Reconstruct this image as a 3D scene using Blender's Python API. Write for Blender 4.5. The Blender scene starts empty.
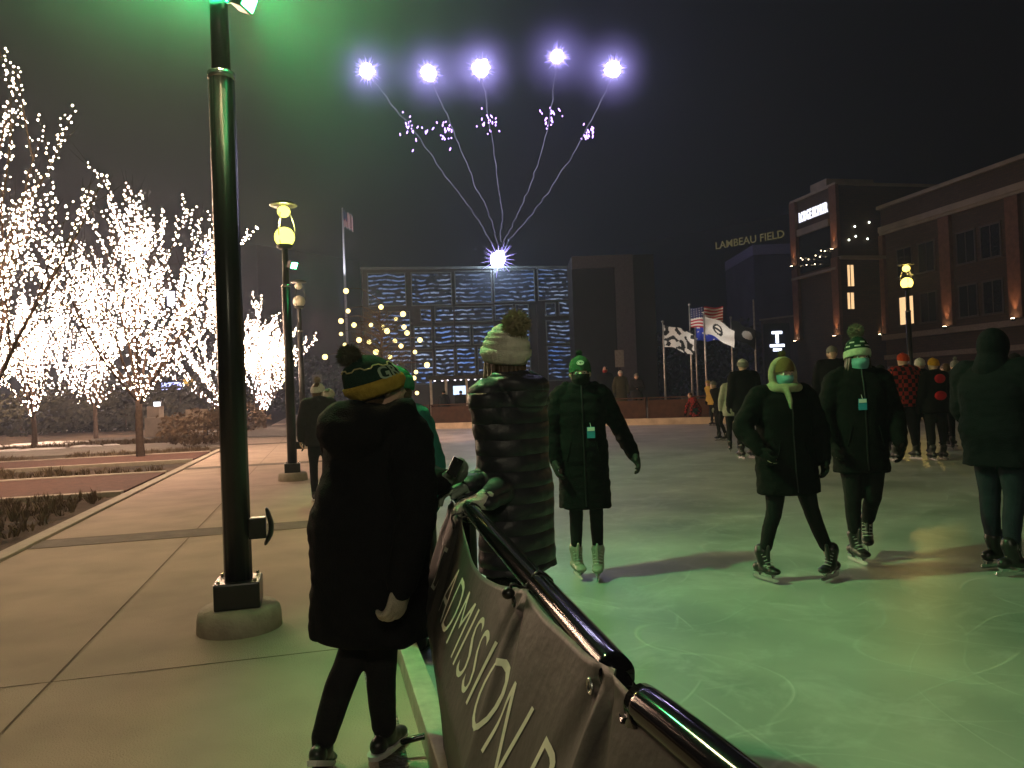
import bpy, bmesh, math, random
from mathutils import Vector, Matrix, noise, Euler
rnd = random.Random(7)
sc = bpy.context.scene
col = sc.collection
PI = math.pi
V = Vector

# ------------------------------------------------------------------ camera
CAMZ, FPX = 1.5, 770.0
cam = bpy.data.cameras.new('camera'); camo = bpy.data.objects.new('camera', cam); col.objects.link(camo)
cam.sensor_width = 36; cam.lens = FPX / 1024 * 36; cam.clip_end = 2000; cam.clip_start = .05
CM = Matrix.Rotation(math.radians(90.67), 3, 'X') @ Matrix.Rotation(math.radians(-2.2), 3, 'Z')
camo.matrix_world = Matrix.Translation((0, 0, CAMZ)) @ CM.to_4x4()
sc.camera = camo
def ray(x, y): return CM @ V(((x - 512) / FPX, (384 - y) / FPX, -1))
def P(x, y, Y):                       # the world point at depth Y
    d = ray(x, y); return V((0, 0, CAMZ)) + d * (Y / d.y)
def G(x, y, z=0.0):                   # the point of the ground
    d = ray(x, y); return V((0, 0, CAMZ)) + d * ((z - CAMZ) / d.z)
TH = math.radians(14.0)               # the promenade runs 14 degrees left of the view
def SW(L, S, z=0): return V((L * math.cos(TH) - S * math.sin(TH), L * math.sin(TH) + S * math.cos(TH), z))

# ------------------------------------------------------------------ tagging
def tag(o, label=None, cat=None, group=None, kind=None):
    if label: o['label'] = label
    if cat: o['category'] = cat
    if group: o['group'] = group
    if kind: o['kind'] = kind
    return o
def thing(name, label, cat, loc=(0, 0, 0), rz=0, group=None):
    o = bpy.data.objects.new(name, None); col.objects.link(o)
    o.location = loc; o.rotation_euler = (0, 0, rz); o.empty_display_size = .2
    return tag(o, label, cat, group)
def link(name, me, m=None, parent=None, smooth=False):
    o = bpy.data.objects.new(name, me); col.objects.link(o)
    if m is not None:
        if len(me.materials): me.materials[0] = m
        else: me.materials.append(m)
    if smooth:
        me.polygons.foreach_set('use_smooth', [True] * len(me.polygons))
    if parent is not None: o.parent = parent
    return o
def obj(name, bm, m, parent=None, smooth=False, loc=None):
    me = bpy.data.meshes.new(name); bm.to_mesh(me); bm.free()
    o = link(name, me, m, parent, smooth)
    if loc is not None: o.location = loc
    return o
def struct(name, bm, m, smooth=False):
    o = obj(name, bm, m, None, smooth); o['kind'] = 'structure'; return o
def copy_tree(o, parent=None):
    c = o.copy(); col.objects.link(c); c.parent = parent
    for ch in list(o.children): copy_tree(ch, c)
    return c

# ------------------------------------------------------------------ materials
MATS = {}
def mat(name, c, rough=.7, spec=.3, metal=0, noise_amt=.25, nscale=8, bump=0, bscale=60, coord='Object', emis=None, estr=0, c2=None, detail=6):
    if name in MATS: return MATS[name]
    m = bpy.data.materials.new(name); m.use_nodes = True; nt = m.node_tree; n = nt.nodes
    b = n['Principled BSDF']
    b.inputs['Roughness'].default_value = rough; b.inputs['Metallic'].default_value = metal
    b.inputs['Specular IOR Level'].default_value = spec
    tc = n.new('ShaderNodeTexCoord'); nz = n.new('ShaderNodeTexNoise')
    nz.inputs['Scale'].default_value = nscale; nz.inputs['Detail'].default_value = detail
    nt.links.new(tc.outputs[coord], nz.inputs['Vector'])
    mx = n.new('ShaderNodeMix'); mx.data_type = 'RGBA'
    d = tuple(x * (1 - noise_amt) for x in c) if c2 is None else c2
    u = tuple(min(1, x * (1 + noise_amt * .6)) for x in c) if c2 is None else c
    mx.inputs[6].default_value = (*d, 1); mx.inputs[7].default_value = (*u, 1)
    mr = n.new('ShaderNodeMapRange'); mr.inputs[1].default_value = .3; mr.inputs[2].default_value = .7
    nt.links.new(nz.outputs['Fac'], mr.inputs[0]); nt.links.new(mr.outputs[0], mx.inputs[0])
    nt.links.new(mx.outputs[2], b.inputs['Base Color'])
    if bump:
        n2 = n.new('ShaderNodeTexNoise'); n2.inputs['Scale'].default_value = bscale; n2.inputs['Detail'].default_value = 5
        nt.links.new(tc.outputs[coord], n2.inputs['Vector'])
        bp = n.new('ShaderNodeBump'); bp.inputs['Strength'].default_value = bump; bp.inputs['Distance'].default_value = .02
        nt.links.new(n2.outputs['Fac'], bp.inputs['Height']); nt.links.new(bp.outputs['Normal'], b.inputs['Normal'])
    if emis is not None:
        b.inputs['Emission Color'].default_value = (*emis, 1); b.inputs['Emission Strength'].default_value = estr
    MATS[name] = m; return m
def glow(name, c, s, sample='AUTO'):
    if name in MATS: return MATS[name]
    m = bpy.data.materials.new(name); m.use_nodes = True; n = m.node_tree.nodes
    for x in list(n):
        if x.type != 'OUTPUT_MATERIAL': n.remove(x)
    e = n.new('ShaderNodeEmission'); e.inputs[0].default_value = (*c, 1); e.inputs[1].default_value = s
    m.node_tree.links.new(e.outputs[0], n['Material Output'].inputs[0])
    m.cycles.emission_sampling = sample
    MATS[name] = m; return m

# ------------------------------------------------------------------ shapes
def box(bm, c, size, rz=0, bevel=0):
    x, y, z = (s / 2 for s in size); c = V(c); R = Matrix.Rotation(rz, 3, 'Z')
    vs = [bm.verts.new(c + R @ V((a * x, b * y, e * z))) for a in (-1, 1) for b in (-1, 1) for e in (-1, 1)]
    fs = [bm.faces.new([vs[i] for i in f]) for f in ((0, 1, 3, 2), (4, 6, 7, 5), (0, 4, 5, 1), (2, 3, 7, 6), (0, 2, 6, 4), (1, 5, 7, 3))]
    if bevel:
        es = list({e for f in fs for e in f.edges})
        bmesh.ops.bevel(bm, geom=es, offset=bevel, segments=2, affect='EDGES', profile=.6)
def B2(bm, x0, x1, y0, y1, z0, z1, bevel=0):
    box(bm, ((x0 + x1) / 2, (y0 + y1) / 2, (z0 + z1) / 2), (abs(x1 - x0), abs(y1 - y0), abs(z1 - z0)), 0, bevel)
def smoothpts(pts, sub):
    pts = [V(p) for p in pts]
    if sub <= 1 or len(pts) < 2: return pts, list(range(len(pts)))
    out, idx = [], []
    for i in range(len(pts) - 1):
        p0 = pts[i - 1] if i else pts[0] * 2 - pts[1]; p1, p2 = pts[i], pts[i + 1]
        p3 = pts[i + 2] if i + 2 < len(pts) else p2 * 2 - p1
        for k in range(sub):
            t = k / sub
            out.append(.5 * ((2 * p1) + (p2 - p0) * t + (2 * p0 - 5 * p1 + 4 * p2 - p3) * t * t + (3 * p1 - p0 - 3 * p2 + p3) * t ** 3)); idx.append(i + t)
    out.append(pts[-1]); idx.append(len(pts) - 1)
    return out, idx
def lerpr(r, i):
    a = int(i); b = min(a + 1, len(r) - 1); t = i - a; t = t * t * (3 - 2 * t)
    return r[a] * (1 - t) + r[b] * t
def tube(bm, pts, radii, seg=10, sub=4, cap=True, quilt=0, qd=0, flat=1.0, up=None, roundcap=True):
    P_, ix = smoothpts(pts, sub); R_ = [lerpr(radii, i) for i in ix]
    if quilt:
        L = 0
        for k in range(len(P_)):
            if k: L += (P_[k] - P_[k - 1]).length
            R_[k] *= 1 - qd + qd * abs(math.sin(L / quilt * PI)) ** .6
    if cap and roundcap and len(P_) > 1:
        d0 = (P_[0] - P_[1]).normalized(); d1 = (P_[-1] - P_[-2]).normalized(); r0, r1 = R_[0], R_[-1]
        P_ = [P_[0] + d0 * r0 * .95, P_[0] + d0 * r0 * .7] + P_ + [P_[-1] + d1 * r1 * .7, P_[-1] + d1 * r1 * .95]
        R_ = [r0 * .3, r0 * .72] + R_ + [r1 * .72, r1 * .3]
    n = len(P_); t = (P_[1] - P_[0]).normalized()
    a = V(up) if up else (V((0, 0, 1)) if abs(t.z) < .9 else V((1, 0, 0)))
    u = (a - t * a.dot(t)).normalized(); rings = []
    for k in range(n):
        t = (P_[min(k + 1, n - 1)] - P_[max(k - 1, 0)]).normalized()
        u = (u - t * u.dot(t)).normalized(); w = t.cross(u)
        rings.append([bm.verts.new(P_[k] + (u * math.cos(q) * flat + w * math.sin(q)) * R_[k]) for q in (2 * PI * j / seg for j in range(seg))])
    for a_, b_ in zip(rings, rings[1:]):
        for j in range(seg):
            bm.faces.new((a_[j], a_[(j + 1) % seg], b_[(j + 1) % seg], b_[j]))
    if cap:
        bm.faces.new(rings[0][::-1]); bm.faces.new(rings[-1])
    return rings
def ell(bm, c, r, M=None, seg=14, rg=9):
    if isinstance(r, (int, float)): r = (r, r, r)
    c = V(c); M = M or Matrix.Identity(3); rows = []
    top = bm.verts.new(c + M @ V((0, 0, r[2]))); bot = bm.verts.new(c + M @ V((0, 0, -r[2])))
    for i in range(1, rg):
        a = PI * i / rg
        rows.append([bm.verts.new(c + M @ V((r[0] * math.sin(a) * math.cos(q), r[1] * math.sin(a) * math.sin(q), r[2] * math.cos(a)))) for q in (2 * PI * j / seg for j in range(seg))])
    for j in range(seg):
        bm.faces.new((top, rows[0][j], rows[0][(j + 1) % seg])); bm.faces.new((bot, rows[-1][(j + 1) % seg], rows[-1][j]))
        for a_, b_ in zip(rows, rows[1:]): bm.faces.new((a_[j], b_[j], b_[(j + 1) % seg], a_[(j + 1) % seg]))
def loft(bm, rings, seg=28, sub=6, quilt=0, qd=0, cap=True, power=2.3, M=None):
    """rings: (z, cx, cy, rx, ry) from low to high; horizontal cross sections"""
    n = len(rings); P_, ix = smoothpts([V((r[1], r[2], r[0])) for r in rings], sub); out = []
    for p, i in zip(P_, ix):
        rx = lerpr([r[3] for r in rings], i); ry = lerpr([r[4] for r in rings], i)
        q = 1
        if quilt: q = 1 - qd + qd * abs(math.sin(p.z / quilt * PI)) ** .5
        row = []
        for j in range(seg):
            a = 2 * PI * j / seg; c, s = math.cos(a), math.sin(a)
            v = V((p.x + rx * q * math.copysign(abs(c) ** (2 / power), c), p.y + ry * q * math.copysign(abs(s) ** (2 / power), s), p.z))
            row.append(bm.verts.new(M @ v if M else v))
        out.append(row)
    for a_, b_ in zip(out, out[1:]):
        for j in range(seg): bm.faces.new((a_[j], a_[(j + 1) % seg], b_[(j + 1) % seg], b_[j]))
    if cap: bm.faces.new(out[0][::-1]); bm.faces.new(out[-1])
    return out
def lathe(bm, prof, c=(0, 0, 0), seg=24, M=None, f=None):
    """prof: (r, z); f(angle, k) scales the radius"""
    c = V(c); rows = []
    for k, (r, z) in enumerate(prof):
        row = []
        for j in range(seg):
            a = 2 * PI * j / seg; q = r * (f(a, k) if f else 1); v = V((q * math.cos(a), q * math.sin(a), z))
            row.append(bm.verts.new(c + (M @ v if M else v)))
        rows.append(row)
    for a_, b_ in zip(rows, rows[1:]):
        for j in range(seg): bm.faces.new((a_[j], a_[(j + 1) % seg], b_[(j + 1) % seg], b_[j]))
    bm.faces.new(rows[0][::-1]); bm.faces.new(rows[-1])
def quad(bm, pts): return bm.faces.new([bm.verts.new(V(p)) for p in pts])
def fuse(bm, voxel, iters=4, factor=.5):
    """melt overlapping closed shapes into one continuous surface"""
    me = bpy.data.meshes.new('t'); bm.to_mesh(me); bm.free()
    o = bpy.data.objects.new('t', me); col.objects.link(o)
    r = o.modifiers.new('r', 'REMESH'); r.mode = 'VOXEL'; r.voxel_size = voxel
    s = o.modifiers.new('s', 'SMOOTH'); s.factor = factor; s.iterations = iters
    dg = bpy.context.evaluated_depsgraph_get(); dg.update()
    res = bpy.data.meshes.new_from_object(o.evaluated_get(dg))
    bpy.data.objects.remove(o); bpy.data.meshes.remove(me)
    return res
def text_mesh(s, size=1.0, extrude=0.0, width=None, font_shear=0, spacing=1.0, cut=0, bold=0):
    cu = bpy.data.curves.new('t', 'FONT'); cu.body = s; cu.size = size; cu.extrude = extrude; cu.shear = font_shear
    cu.space_character = spacing; cu.resolution_u = 4; cu.offset = bold
    o = bpy.data.objects.new('t', cu); col.objects.link(o)
    dg = bpy.context.evaluated_depsgraph_get(); dg.update()
    me = bpy.data.meshes.new_from_object(o.evaluated_get(dg)); bpy.data.objects.remove(o)
    bm = bmesh.new(); bm.from_mesh(me); bpy.data.meshes.remove(me)
    xs = [v.co.x for v in bm.verts]; x0, x1 = min(xs), max(xs)
    for v in bm.verts:
        v.co.x -= x0
        if width: v.co.x *= width / (x1 - x0)
    if cut:
        W = max(v.co.x for v in bm.verts); x = cut
        while x < W:
            bmesh.ops.bisect_plane(bm, geom=bm.verts[:] + bm.edges[:] + bm.faces[:], plane_co=(x, 0, 0), plane_no=(1, 0, 0)); x += cut
        ys = [v.co.y for v in bm.verts]; y = min(ys) + cut
        while y < max(ys):
            bmesh.ops.bisect_plane(bm, geom=bm.verts[:] + bm.edges[:] + bm.faces[:], plane_co=(0, y, 0), plane_no=(0, 1, 0)); y += cut
    return bm
def remap(bm, fn):
    for v in bm.verts: v.co = fn(v.co.copy())
    return bm
def lamp(name, kind, loc, energy, color, parent=None, aim=None, size=.05, cone=60, blend=.5):
    l = bpy.data.lights.new(name, kind); l.energy = energy; l.color = color
    if kind in ('POINT', 'SPOT'): l.shadow_soft_size = size
    if kind == 'SPOT': l.spot_size = math.radians(cone); l.spot_blend = blend
    o = bpy.data.objects.new(name, l); col.objects.link(o); o.location = loc
    if aim is not None: o.rotation_euler = (V(aim) - V(loc)).to_track_quat('-Z', 'Y').to_euler()
    if parent: o.parent = parent
    return o
# ================================================================== people
SKIN = mat('skin', (.55, .36, .28), .5, .4, noise_amt=.1)
FUR = {}
def cloth(name, c, rough=.85, bump=.4, spec=.15): return mat(name, c, rough, spec, noise_amt=.18, nscale=14, bump=bump, bscale=140)
BLACK = cloth('black coat cloth', (.007, .007, .008), spec=.08); 
LEG = cloth('dark leggings', (.012, .012, .014))
def rot(yaw=0, pitch=0, rollz=0): return Matrix.Rotation(yaw, 3, 'Z') @ Matrix.Rotation(pitch, 3, 'X') @ Matrix.Rotation(rollz, 3, 'Y')
def add_hand(bm, wrist, d, n, side, curl=.5, g=1.0, thumb=.6, spread=0.0):
    """palm, four bent fingers of different length and a thumb leaving the side of the palm; g thickens (gloves)"""
    d = V(d).normalized(); n = V(n); n = (n - d * n.dot(d)).normalized(); a = d.cross(n) * side
    w = V(wrist); M = Matrix((a, d, n)).transposed()
    ell(bm, w + d * .045, (.041 * g, .055, .017 * g), M, 12, 8)
    tube(bm, [w - d * .004, w + d * .035], [.022 * g, .03 * g], 10, 3, flat=.8)
    for i, (o, L) in enumerate(((.032, .066), (.011, .078), (-.011, .072), (-.031, .056))):
        b = w + d * (.085 - abs(o) * .2) + a * o * g; dd = (d + a * o * spread * 8).normalized(); pts = [b - dd * .02, b]; ang = 0
        for k, fr in enumerate((.42, .33, .25)):
            ang += curl * (1.0 if k else .7)
            pts.append(pts[-1] + (dd * math.cos(ang) + n * math.sin(ang)) * L * fr * 1.15)
        tube(bm, pts, [.010 * g, .0105 * g, .0095 * g, .009 * g, .0078 * g], 8, 3)
    b = w + d * .028 + a * .030 * g
    td = (d * .65 + a * (.75 - .4 * thumb) + n * .5 * thumb).normalized()
    tube(bm, [b - td * .01, b + td * .03, b + td * .03 + (td + d * .4 + n * .3 * thumb).normalized() * .032], [.014 * g, .012 * g, .0095 * g], 8, 3)
def add_face(bm, T, fine):
    A = lambda c, r, M=None: ell(bm, T @ V(c), r, T.to_3x3() @ (M or Matrix.Identity(3)), 18, 12)
    A((0, -.012, .03), (.075, .094, .09)); A((0, .018, -.03), (.062, .072, .085)); A((0, .04, -.078), (.038, .042, .032))
    for s in (-1, 1):
        A((s * .03, .06, -.032), (.026, .022, .024)); A((s * .029, .078, .012), (.026, .012, .010))
        A((s * .077, -.005, -.012), (.012, .022, .032), rot(0, -.15))
    if fine:
        tube(bm, [T @ V((0, .084, .004)), T @ V((0, .098, -.02)), T @ V((0, .107, -.036))], [.009, .010, .012], 8, 3)
        for s in (-1, 1): A((s * .011, .094, -.040), (.009, .009, .007))
        tube(bm, [T @ V((-.022, .083, -.062)), T @ V((0, .093, -.060)), T @ V((.022, .083, -.062))], [.003, .006, .003], 8, 3)
        tube(bm, [T @ V((-.020, .082, -.069)), T @ V((0, .092, -.071)), T @ V((.020, .082, -.069))], [.003, .0065, .003], 8, 3)
def pompom(c, r, m, parent, dense=700):
    bm = bmesh.new(); bmesh.ops.create_icosphere(bm, subdivisions=3, radius=r * .8)
    for v in bm.verts: v.co *= 1 + rnd.uniform(-.07, .1)
    for i in range(dense):
        d = V((rnd.gauss(0, 1), rnd.gauss(0, 1), rnd.gauss(0, 1))).normalized()
        t = (d + V((rnd.uniform(-.35, .35), rnd.uniform(-.35, .35), rnd.uniform(-.35, .25)))).normalized()
        a = d.orthogonal().normalized() * r * .05; b = d.cross(a).normalized() * r * .05; q = d * r * .74
        vs = [bm.verts.new(q + a), bm.verts.new(q - a * .5 + b), bm.verts.new(q - a * .5 - b), bm.verts.new(d * r * .8 + t * r * rnd.uniform(.18, .42))]
        for f in ((0, 1, 3), (1, 2, 3), (2, 0, 3)): bm.faces.new([vs[k] for k in f])
    return obj('pompom', bm, m, parent, False, c)
def beanie(root, T, m, cuffm=None, pom=None, cuffh=.05, low=.02, ridges=0, tall=.0, stripes=None, zig=None, far=False, pr=.055, back=.0, fat=1.0, pomy=0.0, pomz=0.0):
    """knitted hat round the crown of the head; T = head matrix"""
    seg = 40 if far else 96
    def prof(z):  # radius factors by height above the brow
        t = (z - low) / (.13 + tall - low); t = max(0, min(1, t)); return (1 + (fat - 1) * min(1, max(0, (z - low) / .03))) * math.sqrt(max(0, 1 - t ** 2.6))
    def ring(bm, z, k, ex=0, rib=0):
        row = []
        for j in range(seg):
            a = 2 * PI * j / seg; q = 1 + (rib * (abs(math.sin(a * seg / 6)) - .5) if not far else 0)
            v = V((.085 * k * q * math.cos(a) + ex * math.cos(a), -.012 - back * max(0, z) + .104 * k * q * math.sin(a) + ex * math.sin(a), z - .018 * (1 - math.sin(a)) * (1 if z < .07 else .4)))
            row.append(bm.verts.new(T @ v))
        return row
    bm = bmesh.new(); rows = []; N = 30 if not far else 12
    for i in range(N + 1):
        t = i / N; z = low + (.132 + tall - low) * math.sin(t * PI / 2) ** 1.15; k = max(.06, prof(z))
        rg = 1 + (ridges * math.sin(z * 2 * PI / .022) if ridges else 0)
        rows.append(ring(bm, z, k * rg, .004, .03))
    for a_, b_ in zip(rows, rows[1:]):
        for j in range(seg): bm.faces.new((a_[j], a_[(j + 1) % seg], b_[(j + 1) % seg], b_[j]))
    bm.faces.new(rows[-1])
    hat = obj('knit_hat', bm, m, root, True)
    if cuffm:
        bm = bmesh.new(); rows = []
        for z, ex in ((low - .004, .004), (low - .012, .009), (low, .013), (low + cuffh * .5, .015), (low + cuffh, .012), (low + cuffh + .004, .004)):
            rows.append(ring(bm, z, max(.3, prof(z)), ex, .045))
        for a_, b_ in zip(rows, rows[1:]):
            for j in range(seg): bm.faces.new((a_[j], a_[(j + 1) % seg], b_[(j + 1) % seg], b_[j]))
        obj('cuff', bm, cuffm, hat, True)
    if pom: pompom(T @ V((0, -.015 - back * .2 + pomy, .132 + tall + pr * .6 + pomz)), pr, pom, hat, 160 if far else 800)
    def surf(a, z, e=.006):
        k = max(.06, prof(z)); return T @ V((.085 * k * math.cos(a) + e * math.cos(a), -.012 - back * max(0, z) + .104 * k * math.sin(a) + e * math.sin(a), z - .018 * (1 - math.sin(a)) * (1 if z < .07 else .4)))
    return hat, surf
def face_mask(root, T, m, z0=-.098, z1=-.012):
    bm = bmesh.new(); rows = []; NA, NZ = 22, 9
    for out in (0, 1):
        g = []
        for i in range(NZ + 1):
            z = z0 + (z1 - z0) * i / NZ; row = []
            for j in range(NA + 1):
                a = (-72 + 144 * j / NA) * PI / 180; c = math.cos(a)
                zz = z * (1 - .25 * (1 - c)) - .006 * (1 - c)
                r = .092 + .026 * max(0, c - .75) * 4 * math.exp(-((z + .04) / .03) ** 2) - .012 * max(0, (-z - .06) / .04)
                pl = 0.0016 * math.sin(i * PI * .9)
                r = r + pl - (.0025 if not out else 0)
                row.append(bm.verts.new(T @ V((math.sin(a) * r * .83, .006 + c * r * .97, zz))))
            g.append(row)
        rows.append(g)
    for out in (0, 1):
        g = rows[out]
        for i in range(NZ):
            for j in range(NA):
                f = (g[i][j], g[i][j + 1], g[i + 1][j + 1], g[i + 1][j]); bm.faces.new(f if out else f[::-1])
    o = obj('face_mask', bm, m, root, True)
    bm = bmesh.new()
    for s in (-1, 1):
        for z in (-.02, -.08): tube(bm, [T @ V((s * .072, .032, z * .9)), T @ V((s * .08, .012, z * .5 - .005)), T @ V((s * .082, -.018, -.008))], [.0016] * 3, 5, 3)
    obj('ear_loop', bm, m, o, True)
    return o
def footwear(root, ankle, yaw, kind, m, tilt=0.0, voxel=.008, sole=None):
    """ankle: joint; skates carry a holder and a steel blade, shoes a sole"""
    T = Matrix.Translation(ankle) @ Matrix.Rotation(yaw, 4, 'Z') @ Matrix.Rotation(tilt, 4, 'X') @ Matrix.Diagonal(V(((1.16, 1.12, 1, 1) if kind == 'skate' else (1, 1, 1, 1))))
    bm = bmesh.new(); W = lambda p: T @ V(p); R3 = T.to_3x3()
    ell(bm, W((0, -.045, -.045)), (.038, .045, .04), R3); ell(bm, W((0, .04, -.045)), (.042, .09, .036), R3); ell(bm, W((0, .105, -.052)), (.041, .06, .028), R3)
    tube(bm, [W((0, .02, -.03)), W((0, .0, .03)), W((0, -.01, .09 if kind != 'shoe' else .03))], [.045, .048, .056 if kind != 'shoe' else .044], 14, 4)
    if kind == 'skate':   # tongue
        tube(bm, [W((0, .055, .0)), W((0, .055, .07)), W((0, .062, .12))], [.03, .03, .026], 10, 4, flat=.5)
    me = fuse(bm, voxel, 3)
    b = link('skate' if kind == 'skate' else ('boot' if kind == 'boot' else 'shoe'), me, m, root, True)
    if kind == 'skate':
        bm = bmesh.new()
        for x0, x1 in ((-.075, -.02), (.04, .11)):
            vs = [bm.verts.new(W((a * w, y, z))) for z, w, q in ((-.078, .024, 1), (-.108, .008, .6)) for y in ((x0 + x1) / 2 - (x1 - x0) / 2 * q, (x0 + x1) / 2 + (x1 - x0) / 2 * q) for a in (-1, 1)]
            for f in ((0, 1, 3, 2), (4, 6, 7, 5), (0, 4, 5, 1), (2, 3, 7, 6), (0, 2, 6, 4), (1, 5, 7, 3)): bm.faces.new([vs[k] for k in f])
        vs = [bm.verts.new(W((0, y, z))) for y, z in ((-.10, -.106), (-.105, -.125), (-.09, -.138), (.12, -.138), (.15, -.125), (.155, -.108))]
        f = bm.faces.new(vs); r = bmesh.ops.extrude_face_region(bm, geom=[f])
        bmesh.ops.translate(bm, vec=R3 @ V((.004, 0, 0)), verts=[v for v in r['geom'] if isinstance(v, bmesh.types.BMVert)])
        obj('blade', bm, mat('skate blade steel', (.6, .6, .62), .25, .5, .9), b)
        bm = bmesh.new()
        for i in range(6):
            y, z = .085 - i * .012, -.022 + i * .022 - .0; 
            tube(bm, [W((-.03, y - .01, z)), W((0, y + .008 - i * .002, z + .012)), W((.03, y - .01, z + (.006 if i % 2 else 0)))], [.0032] * 3, 5, 3)
        obj('laces', bm, mat('pale laces', (.5, .5, .48)), b)
    else:
        bm = bmesh.new()
        loft(bm, [(-.088, 0, .03, .042, .135), (-.066, 0, .03, .046, .142)], 24, 2, power=2.6, M=T)
        obj('sole', bm, sole or mat('white rubber sole', (.6, .6, .58)), b)
    return b
def person(px, feet, top, label, yaw=180, z0=0.0, coat=None, coatc=None, hem=.62, hemw=.23, trim=None, legs=None, arms=None, lean=0.0, headyaw=0, headpitch=0,
           hat=None, cuff=None, pom=None, mask=None, shoe='skate', shoem=None, far=False, gloves=None, hair=None, hairlong=0, quilt=0, qd=.07, legm=None, legw=1.0,
           hood=False, group=None, footyaw=(0, 0), foott=(0, 0), hatkw=None, bulk=1.0, curl=(.5, .5), bare=False, loc=None, height=None, extra=None, eyes=False, drop=0.0, belly=1.0, shz=1.385):
    """builds one person standing where (px, feet) meets the ground z0 and reaching the pixel row top"""
    hatkw = hatkw or {}
    base = G(px, feet, z0) if loc is None else V((loc[0], loc[1], z0))
    if height is None:
        height = P(px, top, base.y).z - z0
    lift = .06 if shoe == 'skate' else .012
    pr = hatkw.get('pr', .055)
    extra_h = (.012 if hat else 0) + (hatkw.get('tall', 0) if hat else 0) + (pr * 1.55 if pom else 0)
    s = (height - lift - extra_h) / (1.70 - drop)
    Ri = Matrix.Rotation(-math.radians(yaw), 3, 'Z')
    def WL(p): return (Ri @ (p - base)) / s if isinstance(p, V) else V(p) + V((0, 0, lift / s))
    def WD(p): return Ri @ p if isinstance(p, V) else V(p)
    vx = .022 if far else .011
    root = thing('person', label, 'person', base, math.radians(yaw), group)
    mark = len(bpy.data.objects)
    made = []
    lf = lift / s
    def Z(z): return z + lf - drop
    HIPZ = Z(.90)
    def B(p):           # leaning of the upper body
        p = V(p); k = max(0, p.z - HIPZ); return V((p.x, p.y + lean * k, p.z - abs(lean) * k * .12))
    # joints ------------------------------------------------------------
    legs = legs or [((-.10, .01, .48), (-.10, -.02, .085)), ((.10, .01, .48), (.10, -.02, .085))]
    L = [(V((sx * .085, 0, HIPZ)), V(k) + V((0, 0, lf)), V(a) + V((0, 0, lf))) for sx, (k, a) in zip((-1, 1), legs)]
    arms = arms or [((-.25, -.02, 1.12), (-.27, .06, .88)), ((.25, -.02, 1.12), (.27, .06, .88))]
    A = [(B((sx * .165 * bulk, -.005, Z(shz))), WL(e), WL(w)) for sx, (e, w) in zip((-1, 1), arms)]
    hc = B((0, .02, Z(1.575)))
    T = Matrix.Translation(hc) @ rot(math.radians(headyaw), math.radians(headpitch)).to_4x4()
    # body ---------------------------------------------------------------
    bm = bmesh.new(); add_face(bm, T, not far)
    tube(bm, [B((0, -.015, Z(1.40))), T @ V((0, -.02, -.06))], [.058, .052], 14, 3)
    loft(bm, [(B((0, 0, Z(z))).z, 0, B((0, 0, Z(z))).y, rx, ry) for z, rx, ry in ((.84, .12, .09), (.93, .16, .11), (1.08, .125, .09), (1.28, .15, .10), (1.40, .13, .07), (1.44, .05, .05))], 20, 4)
    for h, k, a in L: tube(bm, [h, h.lerp(k, .5) + V((0, .01, 0)), k, k.lerp(a, .35) - V((0, .012, 0)), a], [.078, .070, .05, .046, .032], 12, 4)
    for i, (sh, e, w) in enumerate(A):
        tube(bm, [sh, sh.lerp(e, .5), e, w], [.045, .042, .034, .025], 10, 4)
        d = (w - e).normalized(); sx = (-1, 1)[i]
        n = V((-sx, 0, 0)) if abs(d.x) < .7 else V((0, 0, -1))
        c = curl[i]
        if not isinstance(c, float): d, n, c = WD(c[1]), WD(c[2]), c[0]
        add_hand(bm, w, d, n, sx, c, 1.0)
    body = link('body', fuse(bm, (vx if not far else .02) if not bare else .0065, 2 if not far else 1), SKIN, root, True); made.append(body)
    if eyes:
        for sx in (-1, 1):
            bm = bmesh.new(); ell(bm, T @ V((sx * .030, .0745, -.003)), .0125, None, 14, 10); e = obj('eye', bm, mat('eye white', (.7, .7, .68), .2, .5, noise_amt=0), root, True)
            bm = bmesh.new(); ell(bm, T @ V((sx * .030, .0835, -.003)), (.0062, .0042, .0062), T.to_3x3(), 12, 8); obj('iris', bm, mat('dark iris', (.05, .03, .02), .15, .5, noise_amt=0), e, True)
            bm = bmesh.new(); tube(bm, [T @ V((sx * .014, .090, .018)), T @ V((sx * .03, .092, .0235)), T @ V((sx * .046, .083, .017))], [.0028, .0034, .002], 6, 3); obj('eyebrow', bm, mat('brown brow', (.06, .035, .02)), root, True)
    # trousers ------------------------------------------------------------
    bm = bmesh.new()
    loft(bm, [(B((0, 0, Z(z))).z, 0, B((0, 0, Z(z))).y, rx, ry) for z, rx, ry in ((.80, .13, .10), (.93, .168, .118), (1.02, .15, .105))], 20, 4)
    for h, k, a in L:
        k2 = a + (k - a).normalized() * (.12 if shoe != 'shoe' else .02)
        tube(bm, [h, h.lerp(k, .5) + V((0, .012, 0)), k, k.lerp(k2, .5) - V((0, .012, 0)), k2], [.098 * legw, .086 * legw, .064 * legw, .058 * legw, .05 * legw], 14, 5, quilt=.06 if not far else 0, qd=.05)
    link('trousers', fuse(bm, vx, 3), legm or LEG, root, True)
    # coat -----------------------------------------------------------------
    cm = coatc or BLACK; vq = vx if not quilt or far else .008
    bm = bmesh.new(); b = bulk
    # hip centre follows the legs a little
    kc = (L[0][1] + L[1][1]) / 2
    hz = Z(hem)
    R_ = []
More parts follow.
